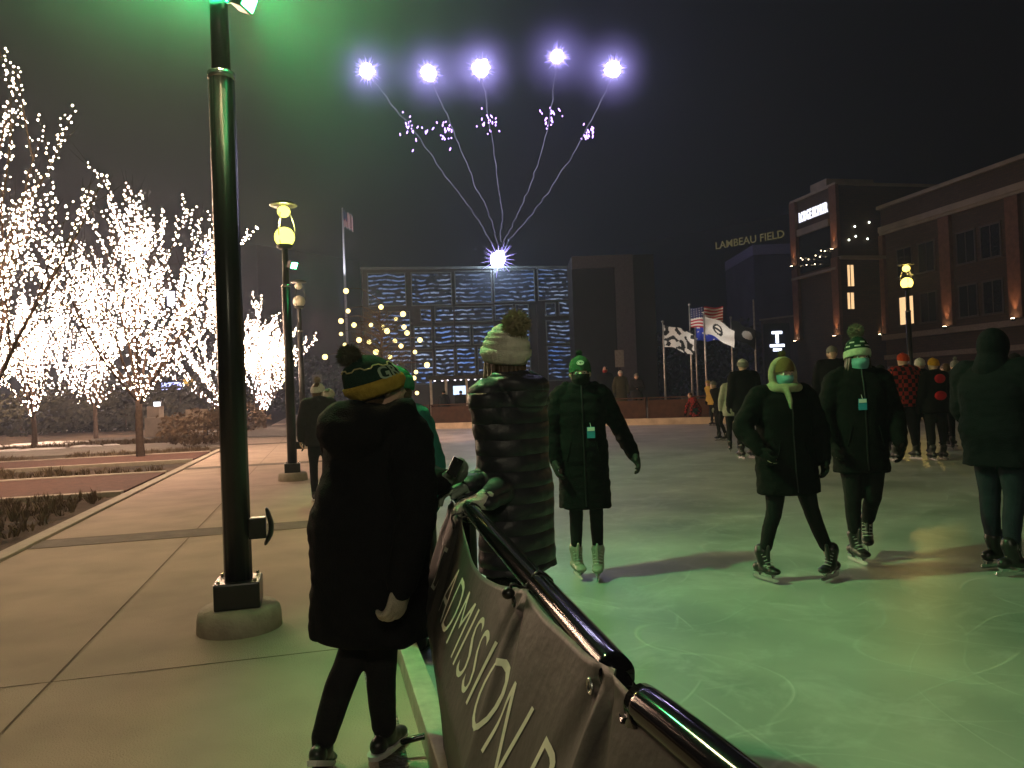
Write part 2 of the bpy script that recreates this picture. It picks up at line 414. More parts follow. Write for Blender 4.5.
    for z, rx, ry, f in ((hz, hemw, hemw * .72, 1), ((hz + Z(.95)) / 2, hemw * .97, hemw * .69, .5), (Z(.97), .205 * b * belly, .155 * b * belly, 0), (Z(1.10), .19 * b * belly, .145 * b * belly, 0), (Z(1.25), .20 * b, .148 * b, 0), (Z(1.36), .205 * b, .13 * b, 0), (Z(1.425), .15 * b, .105 * b, 0), (Z(1.475), .085 * b, .085 * b, 0)):
        if z > Z(.97) or z <= hz + 1e-6 or hz < Z(.93):
            q = B((0, 0, z)); R_.append((q.z, kc.x * f * .5, q.y + kc.y * f * .45, rx, ry))
    R_ = sorted(R_, key=lambda r: r[0])
    loft(bm, R_, 40, 9 if quilt else 6, quilt=quilt, qd=qd)
    for i, (sh, e, w) in enumerate(A):
        inn = B((sh.x * .5, 0, Z(1.40)))
        tube(bm, [inn, sh, sh.lerp(e, .5), e, e.lerp(w, .5), w + (w - e).normalized() * -.005], [.075 * b, .088 * b, .080 * b, .072 * b, .064 * b, .052 * b], 18, 7, quilt=quilt, qd=qd * 1.2)
    # collar
    for k in range(14):
        a0 = 2 * PI * k / 14; a1 = 2 * PI * (k + 1.2) / 14
        tube(bm, [B((.083 * math.cos(a), -.005 + .085 * math.sin(a), Z(1.475 - .012 * math.sin(a)))) for a in (a0, a1)], [.026, .026], 8, 2)
    if hood:
        hs = hood if isinstance(hood, float) else 1.0
        for k in range(16):
            a0 = PI + PI * (k / 16) ; a1 = PI + PI * ((k + 1.4) / 16); f = lambda a: B(((.13 * math.cos(a)) * hs, -.03 + .125 * math.sin(a) * hs, Z(1.47 - .05 * (-math.sin(a)) * hs)))
            tube(bm, [f(a0), f(a1)], [.045 * hs + .012 * math.sin(a0 - PI), .045 * hs + .012 * math.sin(a1 - PI)], 10, 2)
        ell(bm, B((0, -.13 * hs, Z(1.40))), (.14 * hs, .06 * hs, .10 * hs))
    me = fuse(bm, vq, 2 if quilt else 3); sd = rnd.uniform(0, 90)
    if not far:
        nrm_ = [v.normal.copy() for v in me.vertices]
        for v, vn in zip(me.vertices, nrm_):      # drape: soft folds, tighter over the sleeves
            p = v.co; v.co = p + vn * (.008 * noise.noise(V((p.x * 9 + sd, p.y * 9, p.z * 4))) + .005 * noise.noise(V((p.x * 16, p.y * 16 + sd, p.z * 26))) * (1.6 if abs(p.x) > .17 else .8))
    co = link('coat', me, cm, root, True)
    if not far:
        from mathutils.bvhtree import BVHTree
        bv = BVHTree.FromPolygons([v.co.copy() for v in me.vertices], [tuple(p.vertices) for p in me.polygons])
        def on(x, z, sgn=1):
            h = bv.ray_cast(V((x, sgn * 1.0, z)), V((0, -sgn, 0))); return h[0] + V((0, sgn * .002, 0)) if h[0] is not None else None
        pts = [on(.0, Z(hem) + .03 + (Z(1.47) - Z(hem) - .03) * k / 26) for k in range(27)]; pts = [p for p in pts if p is not None and p.y > 0]
        bm = bmesh.new(); tube(bm, pts, [.0055] * len(pts), 6, 1); obj('zip', bm, mat('dull zip', (.04, .04, .042), .35, .5, .6), co, True)
        for sx in (-1, 1):
            pts = [on(sx * (.10 + .035 * k / 6), Z(1.03) - .15 * k / 6) for k in range(7)]; pts = [p for p in pts if p is not None]
            if len(pts) > 3: bm = bmesh.new(); tube(bm, pts, [.006] * len(pts), 6, 1); obj('pocket_welt', bm, cm, co, True)
    # gloves ----------------------------------------------------------------
    if gloves:
        gl = gloves if isinstance(gloves, (list, tuple)) else (gloves, gloves)
        for i, (sh, e, w) in enumerate(A):
            if gl[i] is None: continue
            bm = bmesh.new(); d = (w - e).normalized(); sx = (-1, 1)[i]; n = V((-sx, 0, 0)) if abs(d.x) < .7 else V((0, 0, -1)); c = curl[i]
            if not isinstance(c, float): d, n, c = WD(c[1]), WD(c[2]), c[0]
            add_hand(bm, w, d, n, sx, c, 1.38)
            tube(bm, [w - (w - e).normalized() * .03, w, w + d * .025], [.040, .042, .038], 12, 3)
            link('glove', fuse(bm, .013 if far else .0065, 2), gl[i], root, True)
    # feet --------------------------------------------------------------------
    for i, (h, k, a) in enumerate(L):
        ft = footwear(root, a, math.radians(footyaw[i]), shoe, shoem or mat('black boot leather', (.015, .015, .016), .4, .4), foott[i], .014 if far else .008)
    # head wear ------------------------------------------------------------------
    surf = None
    if hair:
        bm = bmesh.new(); ell(bm, T @ V((0, -.022, .025)), (.083, .098, .10), T.to_3x3(), 20, 14)
        ell(bm, T @ V((0, -.05, -.035)), (.074, .06, .07), T.to_3x3(), 20, 14)
        if hairlong:
            for k in range(26 if far else 90):
                a = rnd.uniform(PI * .92, PI * 2.08) if k % 3 else rnd.choice((PI * .86, PI * 2.14)) + rnd.uniform(-.1, .1)
                r = rnd.uniform(.86, 1.02); p0 = V((.082 * r * math.cos(a), -.012 + .095 * r * math.sin(a), -.01)); le = hairlong * rnd.uniform(.75, 1.05)
                p1 = p0 + V((rnd.uniform(-.01, .01), -.005, -le * .4)); p2 = p1 + V((rnd.uniform(-.018, .018) + .02 * math.cos(a), -.02 * rnd.random(), -le * .6))
                tube(bm, [T @ p0, T @ p1, T @ p2], [.011, .012, .003], 5, 3)
        obj('hair', bm, hair, root, True)
    if hat:
        _, surf = beanie(root, T, hat, cuff, pom, far=far, **hatkw)
    if mask: face_mask(root, T, mask)
    if extra: extra(root, T, surf, B, Z, co)
    for o in list(root.children_recursive):
        if o.type == 'MESH':
            o.data.transform(Matrix.Scale(s, 4)); o.location = o.location * s
    return root, s
def badge(root, T, surf, B, Z, co, x=.03, y=.155, z=1.16, yaw=0):
    M = Matrix.Translation(B((x, y, Z(z)))) @ Matrix.Rotation(yaw, 4, 'Z')
    bm = bmesh.new(); box(bm, (0, 0, 0), (.062, .006, .088), 0, .002); bmesh.ops.transform(bm, matrix=M, verts=bm.verts)
    t = obj('ticket_tag', bm, mat('blue ticket card', (.03, .28, .42), .5, noise_amt=.05), root)
    bm = bmesh.new(); box(bm, (0, .0045, .027), (.056, .003, .028)); bmesh.ops.transform(bm, matrix=M, verts=bm.verts); obj('white_strip', bm, mat('white ticket card', (.7, .75, .72), .5, noise_amt=.05), t)
    bm = bmesh.new(); tube(bm, [M @ V((0, 0, .044)), M @ V((.005, -.01, .075))], [.002, .002], 5, 2); obj('cord', bm, mat('white ticket card', (.7, .75, .72)), t)
# ================================================================== the setting
CONC = mat('broom finished concrete', (.48, .395, .33), .9, .2, noise_amt=.15, nscale=1.6, bump=.5, bscale=110, detail=14)
CONC_D = mat('dark grey paver', (.17, .15, .125), .9, .2, noise_amt=.2, nscale=5, bump=.3)
JOINT = mat('joint filler', (.20, .16, .125), .95, .1)  # plain brown colour of the paving joints
KERB = mat('light kerb concrete', (.42, .38, .32), .85, .2, noise_amt=.15, nscale=6, bump=.3)
def frame_mesh(bm): bm.transform(Matrix.Rotation(TH, 4, 'Z')); return bm
bm = bmesh.new(); quad(bm, [(-500, -60, -.03), (500, -60, -.03), (500, 700, -.03), (-500, 700, -.03)])
struct('ground', bm, mat('dark winter ground', (.05, .045, .038), .95, .1, noise_amt=.4, nscale=.6, bump=.5, bscale=8))
bm = bmesh.new(); B2(bm, -3.16, .374, -6, 90, -.2, 0); struct('promenade', frame_mesh(bm), CONC)
bm = bmesh.new()
for k in range(9):
    S = 9.72 + (k - 1) * 9.85; B2(bm, -3.16, .33, S - .27, S + .27, .0, .004)
struct('paver_band', frame_mesh(bm), CONC_D)
bm = bmesh.new()
for k in range(20):
    S = 9.72 - 9.85 * 2 + k * 4.92
    if k % 2: B2(bm, -3.16, .33, S - .005, S + .005, .0015, .0025)
for L in (-1.5,):
    S = -9
    B2(bm, L - .005, L + .005, S, 80, .0045, .0055)
for k in range(9):
    S = 9.72 + (k - 1) * 9.85
    for L in (-2.2, -.6): B2(bm, L - .008, L + .008, S - .26, S + .26, .0045, .006)
    for e in (-.275, .275): B2(bm, -3.16, .33, S + e - .006, S + e + .006, .0045, .0052)
struct('paving_joints', frame_mesh(bm), JOINT)
bm = bmesh.new(); B2(bm, -3.36, -3.175, -6, 27, -.2, .03, .01); struct('kerb', frame_mesh(bm), KERB)
bm = bmesh.new(); B2(bm, -3.174, -3.161, -6, 27, -.2, .002); struct('kerb_joint', frame_mesh(bm), JOINT)
# planting beds with brick paths between them
bm = bmesh.new(); bmesh.ops.create_grid(bm, x_segments=150, y_segments=180, size=.5)
for v in bm.verts:
    x, y = v.co.x * 56 - 31.4, v.co.y * 66 + 27
    v.co = V((x, y, -.02 + (.05 * noise.noise(V((x * .6, y * .6, 3))) + .03 * noise.noise(V((x * 2.3, y * 2.3, 1)))) * (1 if x < -3.7 else .2)))
struct('planting_bed', frame_mesh(bm), mat('mulch and frost', (.13, .10, .075), .95, .1, nscale=1.1, bump=1.0, bscale=18, c2=(.045, .033, .024)), True)
BRICK = mat('red brick paving', (.095, .045, .032), .9, .2, noise_amt=.3, nscale=9, bump=.4, bscale=40)
bm = bmesh.new(); B2(bm, -32, -3.38, 14.7, 18.4, -.1, .05); B2(bm, -32, -3.38, 22.2, 25.4, -.1, .05)
struct('brick_path', frame_mesh(bm), BRICK)
bm = bmesh.new()
for S in (14.5, 18.4, 22.0, 25.4): B2(bm, -32, -3.38, S, S + .2, -.1, .07, .01)
struct('path_edging', frame_mesh(bm), KERB)
bm = bmesh.new(); B2(bm, -40, -3.2, 28, 33.5, -.1, .04); struct('cross_walk_path', frame_mesh(bm), mat('grey path', (.22, .2, .17), .9, .2, nscale=2, bump=.2))
SNOW = mat('old snow', (.75, .74, .74), .8, .3, noise_amt=.15, nscale=6, bump=.5, bscale=12)
bm = bmesh.new()
for (px, py, w, d) in ((20, 446, 3.6, 1.1), (62, 443, 2.4, .8), (30, 432, 5, 1.0), (110, 430, 6, .9), (8, 452, 2.6, .9), (95, 447, 1.5, .5), (125, 425, 5, .9)):
    g = G(px, py); 
    for q in range(7):
        c = g + V((rnd.uniform(-w, w) * .5, rnd.uniform(-d, d) * .6, .03)); ell(bm, c, (w * rnd.uniform(.15, .35), d * rnd.uniform(.3, .6), .06), None, 14, 6)
for v in bm.verts: v.co += V((noise.noise(v.co * 2.1), noise.noise(v.co * 2.1 + V((9, 0, 0))), 0)) * .35
o = struct('snow_patches', bm, SNOW, True)
# ground plants of the beds
bm = bmesh.new()
def tuft(bm, c, h, n, sp):
    for i in range(n):
        a = rnd.uniform(0, 2 * PI); r = rnd.random() * sp; b = c + V((math.cos(a) * r * .5, math.sin(a) * r * .5, 0))
        t = b + V((math.cos(a) * r, math.sin(a) * r, h * rnd.uniform(.5, 1))); w = V((-math.sin(a), math.cos(a), 0)) * .007; m_ = b.lerp(t, .5) + V((0, 0, h * .12))
        vs = [bm.verts.new(q) for q in (b - w, b + w, m_ + w, m_ - w, t)]
        bm.faces.new(vs[:4]); bm.faces.new((vs[3], vs[2], vs[4]))
for i in range(8000):
    L = -3.55 - abs(rnd.gauss(0, 6)); S = rnd.uniform(3, 38)
    if 14.3 < S < 18.8 or 21.8 < S < 25.8 or 27.6 < S < 33.8: continue
    if noise.noise(V((L * .35, S * .35, 0))) < -.12: continue
    c = SW(L, S, 0); tuft(bm, c, rnd.uniform(.06, .24), 10, .13)
obj('ground_cover', bm, mat('dry brown grass', (.13, .095, .055), .9, .1, noise_amt=.35, nscale=3), None)
tag(bpy.data.objects['ground_cover'], 'dry brown winter grass growing in the planting beds', 'grass', kind='stuff')

# the rink -------------------------------------------------------------------
ICEZ = .05
m = mat('rink ice', (.46, .50, .46), .3, .5, nscale=.8, c2=(.22, .26, .24), detail=14)
nt = m.node_tree; n = nt.nodes; b = n['Principled BSDF']; tc = [x for x in n if x.type == 'TEX_COORD'][0]
def marks(scale, dist, wdt, off):
    mp = n.new('ShaderNodeMapping'); mp.inputs['Location'].default_value = (off, off * 1.7, off)
    nz = n.new('ShaderNodeTexNoise'); nz.inputs['Scale'].default_value = scale; nz.inputs['Detail'].default_value = 0; nz.inputs['Distortion'].default_value = dist
    nt.links.new(tc.outputs['Object'], mp.inputs[0]); nt.links.new(mp.outputs[0], nz.inputs['Vector'])
    q = n.new('ShaderNodeMath'); q.operation = 'SUBTRACT'; q.inputs[1].default_value = .5; nt.links.new(nz.outputs['Fac'], q.inputs[0])
    q2 = n.new('ShaderNodeMath'); q2.operation = 'ABSOLUTE'; nt.links.new(q.outputs[0], q2.inputs[0])
    r = n.new('ShaderNodeMapRange'); r.inputs[1].default_value = 0; r.inputs[2].default_value = wdt; r.inputs[3].default_value = 1; r.inputs[4].default_value = 0; nt.links.new(q2.outputs[0], r.inputs[0])
    br = n.new('ShaderNodeTexNoise'); br.inputs['Scale'].default_value = 2.5; br.inputs['Detail'].default_value = 4; nt.links.new(mp.outputs[0], br.inputs['Vector'])   # the cuts come and go
    b2 = n.new('ShaderNodeMapRange'); b2.inputs[1].default_value = .42; b2.inputs[2].default_value = .6; nt.links.new(br.outputs['Fac'], b2.inputs[0])
    m3 = n.new('ShaderNodeMath'); m3.operation = 'MULTIPLY'; nt.links.new(r.outputs[0], m3.inputs[0]); nt.links.new(b2.outputs[0], m3.inputs[1]); return m3.outputs[0]
acc = None
for a in ((.45, .15, .0050, 0), (.6, .2, .006, 13), (.8, .1, .007, 27), (1.0, .25, .009, 41), (.35, .3, .0022, 55), (.7, .2, .007, 71), (1.3, .2, .012, 83), (.5, .1, .003, 97)):
    s_ = marks(*a)
    if acc is None: acc = s_
    else:
        mm = n.new('ShaderNodeMath'); mm.operation = 'ADD'; nt.links.new(acc, mm.inputs[0]); nt.links.new(s_, mm.inputs[1]); acc = mm.outputs[0]
mix = n.new('ShaderNodeMix'); mix.data_type = 'RGBA'; mix.blend_type = 'MIX'
src = b.inputs['Base Color'].links[0].from_socket
sn = n.new('ShaderNodeTexNoise'); sn.inputs['Scale'].default_value = 2.2; sn.inputs['Detail'].default_value = 15; sn.inputs['Roughness'].default_value = .72; sn.inputs['Distortion'].default_value = .6; nt.links.new(tc.outputs['Object'], sn.inputs['Vector'])
sr = n.new('ShaderNodeMapRange'); sr.inputs[1].default_value = .50; sr.inputs[2].default_value = .72; sr.inputs[4].default_value = .45; nt.links.new(sn.outputs['Fac'], sr.inputs[0])
smx = n.new('ShaderNodeMix'); smx.data_type = 'RGBA'; nt.links.new(sr.outputs[0], smx.inputs[0]); nt.links.new(src, smx.inputs[6]); smx.inputs[7].default_value = (.72, .75, .74, 1); src = smx.outputs[2]
ml = n.new('ShaderNodeMath'); ml.operation = 'MULTIPLY'; ml.inputs[1].default_value = .27; ml.use_clamp = True; nt.links.new(acc, ml.inputs[0])
nt.links.new(ml.outputs[0], mix.inputs[0]); nt.links.new(src, mix.inputs[6]); mix.inputs[7].default_value = (.72, .75, .74, 1); nt.links.new(mix.outputs[2], b.inputs['Base Color'])
ra = n.new('ShaderNodeMath'); ra.operation = 'MULTIPLY_ADD'; ra.inputs[1].default_value = .16; ra.inputs[2].default_value = .36; ra.use_clamp = True
nt.links.new(acc, ra.inputs[0]); nt.links.new(ra.outputs[0], b.inputs['Roughness'])
bp = n.new('ShaderNodeBump'); bp.inputs['Strength'].default_value = .16; bp.inputs['Distance'].default_value = .01
n3 = n.new('ShaderNodeTexNoise'); n3.inputs['Scale'].default_value = 5; n3.inputs['Detail'].default_value = 6; nt.links.new(tc.outputs['Object'], n3.inputs['Vector'])
ad = n.new('ShaderNodeMath'); ad.operation = 'ADD'; nt.links.new(acc, ad.inputs[0]); nt.links.new(n3.outputs['Fac'], ad.inputs[1])
nt.links.new(ad.outputs[0], bp.inputs['Height']); nt.links.new(bp.outputs['Normal'], b.inputs['Normal'])
E1, E2 = G(430, 429, ICEZ), G(850, 421, ICEZ)
ed = (E2 - E1).normalized(); LA = E1 - ed * 12; RB = E1 + ed * 46
nearR = V((30, -6, ICEZ)); nearL = SW(.43, -6, ICEZ)
# left limit of the ice follows the kerb to where it meets the far edge
tt = [(SW(.42, S) - E1).cross(ed).z for S in (30, 50)]; Sx = 30 + 20 * tt[0] / (tt[0] - tt[1]); farL = SW(.42, Sx, ICEZ)
bm = bmesh.new(); quad(bm, [nearL - V((0, 0, 0)), nearR, V((RB.x, RB.y, ICEZ)), farL]); 
struct('ice_rink', bm, m)
bm = bmesh.new(); B2(bm, .375, .475, -6, Sx + .1, -.1, .13, .008); frame_mesh(bm)
o = obj('rink_kerb', bm, mat('painted white kerb board', (.55, .52, .42), .6, .3, noise_amt=.2, nscale=12, bump=.2)); o['kind'] = 'structure'
bm = bmesh.new(); B2(bm, .18, .30, -6, Sx, -.1, .003); frame_mesh(bm)
struct('drain_strip', bm, mat('wet drain channel', (.06, .055, .045), .3, .5, noise_amt=.5, nscale=20, bump=.8, bscale=30))
c_ = (farL + RB) / 2; ang = math.atan2(ed.y, ed.x); nrm = V((-ed.y, ed.x, 0))
bm = bmesh.new(); box(bm, V((c_.x, c_.y, .12)) + nrm * .1, ((RB - farL).length, .2, .36), ang, .01)
o = obj('rink_board', bm, mat('pale rink edge', (.52, .46, .34), .7, .2, noise_amt=.3, nscale=2, bump=.2)); o['kind'] = 'structure'
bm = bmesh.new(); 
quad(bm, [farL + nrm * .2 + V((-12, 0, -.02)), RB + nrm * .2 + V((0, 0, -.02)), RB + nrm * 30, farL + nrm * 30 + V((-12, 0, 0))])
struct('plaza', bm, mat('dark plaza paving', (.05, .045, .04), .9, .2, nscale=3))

# ------------------------------------------------------------------ lamps
POLE = mat('black powder coated steel', (.018, .019, .018), .32, .5, .3, noise_amt=.15)
BASEC = mat('concrete footing', (.40, .36, .29), .85, .2, noise_amt=.2, nscale=9, bump=.3, bscale=50)
CHROME = mat('bright steel ring', (.5, .5, .48), .25, .5, .9)
def street_lamp(L, S, label, globe, green=0, rz=TH, loc=None, z=4.65):
    t = thing('street_lamp', label, 'street lamp', loc if loc is not None else SW(L, S), rz, 'globe street lamps beside the rink')
    bm = bmesh.new(); lathe(bm, [(.275, -.05), (.27, .08), (.262, .125), (.24, .15), (.05, .152)], seg=48); obj('footing', bm, BASEC, t, True)
    bm = bmesh.new(); B2(bm, -.145, .145, -.145, .145, .153, .325, .012); obj('base_box', bm, POLE, t)
    for a in (-1, 1):
        for b_ in (-1, 1): bm = bmesh.new(); lathe(bm, [(.012, 0), (.012, .018), (.004, .02)], (a * .115, b_ * .115, .327), 8); obj('bolt', bm, CHROME, t)
    bm = bmesh.new(); lathe(bm, [(.088, .32), (.085, 2), (.082, 3.72), (.01, 3.722)], seg=32, f=lambda a, k: 1 + .035 * math.cos(a * 12)); obj('pole', bm, POLE, t, True)
    bm = bmesh.new(); lathe(bm, [(.062, 3.722), (.060, 4.5)], seg=24); obj('upper_pole', bm, POLE, t, True)
    bm = bmesh.new(); lathe(bm, [(.089, 3.69), (.089, 3.735)], seg=32); obj('collar', bm, CHROME, t, True)
    bm = bmesh.new(); box(bm, (.135, -.01, .66), (.11, .09, .14), 0, .006); o = obj('outlet_box', bm, POLE, t)
    bm = bmesh.new()
    pts = [(.19, z_) for z_ in (.575, .62, .68, .745)]; 
    tube(bm, [(.20, -.01, .58), (.218, -.01, .62), (.222, -.01, .68), (.205, -.01, .75)], [.05, .052, .052, .045], 12, 3, flat=.35); obj('outlet_cover', bm, POLE, o, True)
    bm = bmesh.new(); lathe(bm, [(.10, 4.42), (.15, 4.46), (.15, 4.5), (.05, 4.5)], seg=28); obj('globe_holder', bm, POLE, t, True)
    bm = bmesh.new(); ell(bm, (0, 0, z), (.19, .19, .19), None, 24, 14); obj('globe', bm, globe, t, True)
    bm = bmesh.new()
    for a in range(3): q = a * 2 * PI / 3; tube(bm, [(.15 * math.cos(q), .15 * math.sin(q), 4.5), (.2 * math.cos(q), .2 * math.sin(q), 4.8), (.12 * math.cos(q), .12 * math.sin(q), 5.1)], [.008] * 3, 6, 3)
    obj('globe_frame', bm, POLE, t, True)
    bm = bmesh.new(); lathe(bm, [(.02, 5.36), (.22, 5.30), (.26, 5.26), (.24, 5.25), (.02, 5.25)], seg=28); obj('reflector', bm, POLE, t, True)
    bm = bmesh.new(); ell(bm, (0, 0, 5.14), (.12, .12, .11), None, 16, 10); obj('reflector_glow', bm, globe, t, True)  # light caught by the reflector, put in as a glowing ball
    return t
GL_Y = glow('yellow lamp glass', (1, .95, .13), 3.4); GL_O = glow('amber lamp glass', (1, .72, .12), 4.2)
GL_OFF = mat('dim lamp glass', (.5, .5, .4), .3, .4)
GREEN = (.06, 1, .26)
def flood(parent, z, aim, power, label=None, cone=75):
    f = thing('floodlight', None, None); del_ = None
    f.parent = parent; f.location = (0, 0, z)
    return f
lamp1 = street_lamp(-.575, 5.48, 'nearest tall black lamp post on round concrete footing, beside the woman in black', glow('bright yellow lamp glass', (1, .80, .38), 260))
lamp2 = street_lamp(-.56, 15.3, 'second lamp post along the walk, with a yellow globe under a reflector made to glow', GL_Y)
lamp3 = street_lamp(-.55, 25.2, 'thin dark lamp post with unlit globe, standing behind the post with the yellow globe', GL_OFF)
street_lamp(17, 9, 'unseen lamp post added beyond the right edge of the rink, outside the photo', glow('strong amber lamp glass', (1, .72, .34), 60))  # unseen lamp, added for warm light on the ice
lamp0 = street_lamp(-.57, -4.4, 'lamp post on the walk behind the camera, outside the photo', glow('strong yellow lamp glass', (1, .88, .60), 230))
gr = P(912, 400, 25.6); lamp4 = street_lamp(0, 0, 'lamp post with amber globe and glowing reflector in front of the large brick building, behind the crowd', GL_O, loc=(gr.x, gr.y, 0))
lamp('lamp_glow', 'POINT', lamp2.location + V((0, 0, 4.93)), 330, (1, .92, .22), None, None, .08); lamp('lamp_glow', 'POINT', lamp4.location + V((0, 0, 4.93)), 120, (1, .68, .16), None, None, .08)
gmat = glow('green floodlight lens', GREEN, 90)
def floodlight(parent, z, ang, aimw, watts, cone=80):
    """black housing clamped to the post with a green lens"""
    bm = bmesh.new(); tube(bm, [(0, 0, z), (.12 * math.cos(ang), .12 * math.sin(ang), z)], [.02, .02], 8, 2)
    b_ = obj('flood_bracket', bm, POLE, parent)
    M = Matrix.Rotation(ang, 4, 'Z') @ Matrix.Translation((.18, 0, z)) @ Matrix.Rotation(math.radians(25), 4, 'Y')
    bm = bmesh.new(); box(bm, (0, 0, 0), (.10, .16, .14), 0, .01); bmesh.ops.transform(bm, matrix=M, verts=bm.verts); h = obj('flood_housing', bm, POLE, b_)
    bm = bmesh.new(); box(bm, (.056, 0, 0), (.006, .13, .11)); bmesh.ops.transform(bm, matrix=M, verts=bm.verts); obj('flood_lens', bm, gmat, b_)
    bpy.context.view_layer.update()
    w = parent.matrix_world @ (M @ V((.09, 0, 0)))
    lamp('green_flood_beam', 'SPOT', w, watts, GREEN, None, aimw, .06, cone, .8)
bpy.context.view_layer.update()
floodlight(lamp1, 4.22, math.radians(-25), SW(3.9, 3.6), 400, 106)
lamp('added_green_wash', 'SPOT', lamp1.location + V((-.02, -.22, 4.22)), 1300, (.04, 1, .30), None, lamp1.location + V((-.02, .25, 9)), .05, 176, .15)  # added lamp without a fitting, turns the volume above green
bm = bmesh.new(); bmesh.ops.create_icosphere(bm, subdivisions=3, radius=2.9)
DS = bpy.data.materials.new('green glare volume'); DS.use_nodes = True; _n = DS.node_tree.nodes; _n.remove(_n['Principled BSDF']); _v = _n.new('ShaderNodeVolumePrincipled'); _v.inputs['Color'].default_value = (.5, .85, .72, 1)
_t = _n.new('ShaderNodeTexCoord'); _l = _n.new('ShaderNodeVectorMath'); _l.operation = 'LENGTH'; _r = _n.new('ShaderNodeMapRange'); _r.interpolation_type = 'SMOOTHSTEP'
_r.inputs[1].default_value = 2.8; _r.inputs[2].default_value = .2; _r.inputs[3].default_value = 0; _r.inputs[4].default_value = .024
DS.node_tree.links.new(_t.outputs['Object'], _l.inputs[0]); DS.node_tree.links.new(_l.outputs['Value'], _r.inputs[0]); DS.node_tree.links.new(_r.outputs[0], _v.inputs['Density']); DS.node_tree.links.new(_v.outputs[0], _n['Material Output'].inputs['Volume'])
o = obj('glow_smoke', bm, DS, None, True, lamp1.location + V((0, .2, 4.75))); tag(o, 'added green glow in place of glare around the top of the nearest lamp post', 'glow_smoke', kind='stuff')  # added volume, shaped and tinted to imitate green glare at the lamp
lamp('added_pink_beam', 'SPOT', SW(-.3, 25.2, 4.2), 1900, (1, .45, .30), None, SW(5.5, 29), .08, 110, .8)  # added spot with no fitting, warms the far ice
floodlight(lamp2, 4.1, math.radians(-45), SW(4.5, 12), 330, 110)

# ------------------------------------------------------------------ trees wrapped in lights
BARK = mat('grey brown bark', (.09, .065, .05), .9, .1, noise_amt=.3, nscale=12, bump=.6, bscale=50)
BULB = glow('warm white bulb', (1, .64, .43), 125)
BARKL = mat('dark limb bark', (.028, .02, .015), .9, .1, noise_amt=.3, nscale=12)  # darker than the trunk so limbs beside the bulbs don't blow out
CABLE = mat('green cable', (.02, .03, .02), .7)
def octa(bm, c, r, prev=None):
    vs = [bm.verts.new(c + V(d) * r) for d in ((1, 0, 0), (0, 1, 0), (-1, 0, 0), (0, -1, 0), (0, 0, 1), (0, 0, -1))]
    for i in range(4):
        bm.faces.new((vs[i], vs[(i + 1) % 4], vs[4])); bm.faces.new((vs[(i + 1) % 4], vs[i], vs[5]))
    if prev is not None:
        m_ = bm.verts.new((prev.co + vs[5].co) / 2 + V((.006, .004, -.012))); bm.faces.new((prev, vs[5], m_)).material_index = 1
    return vs[4]
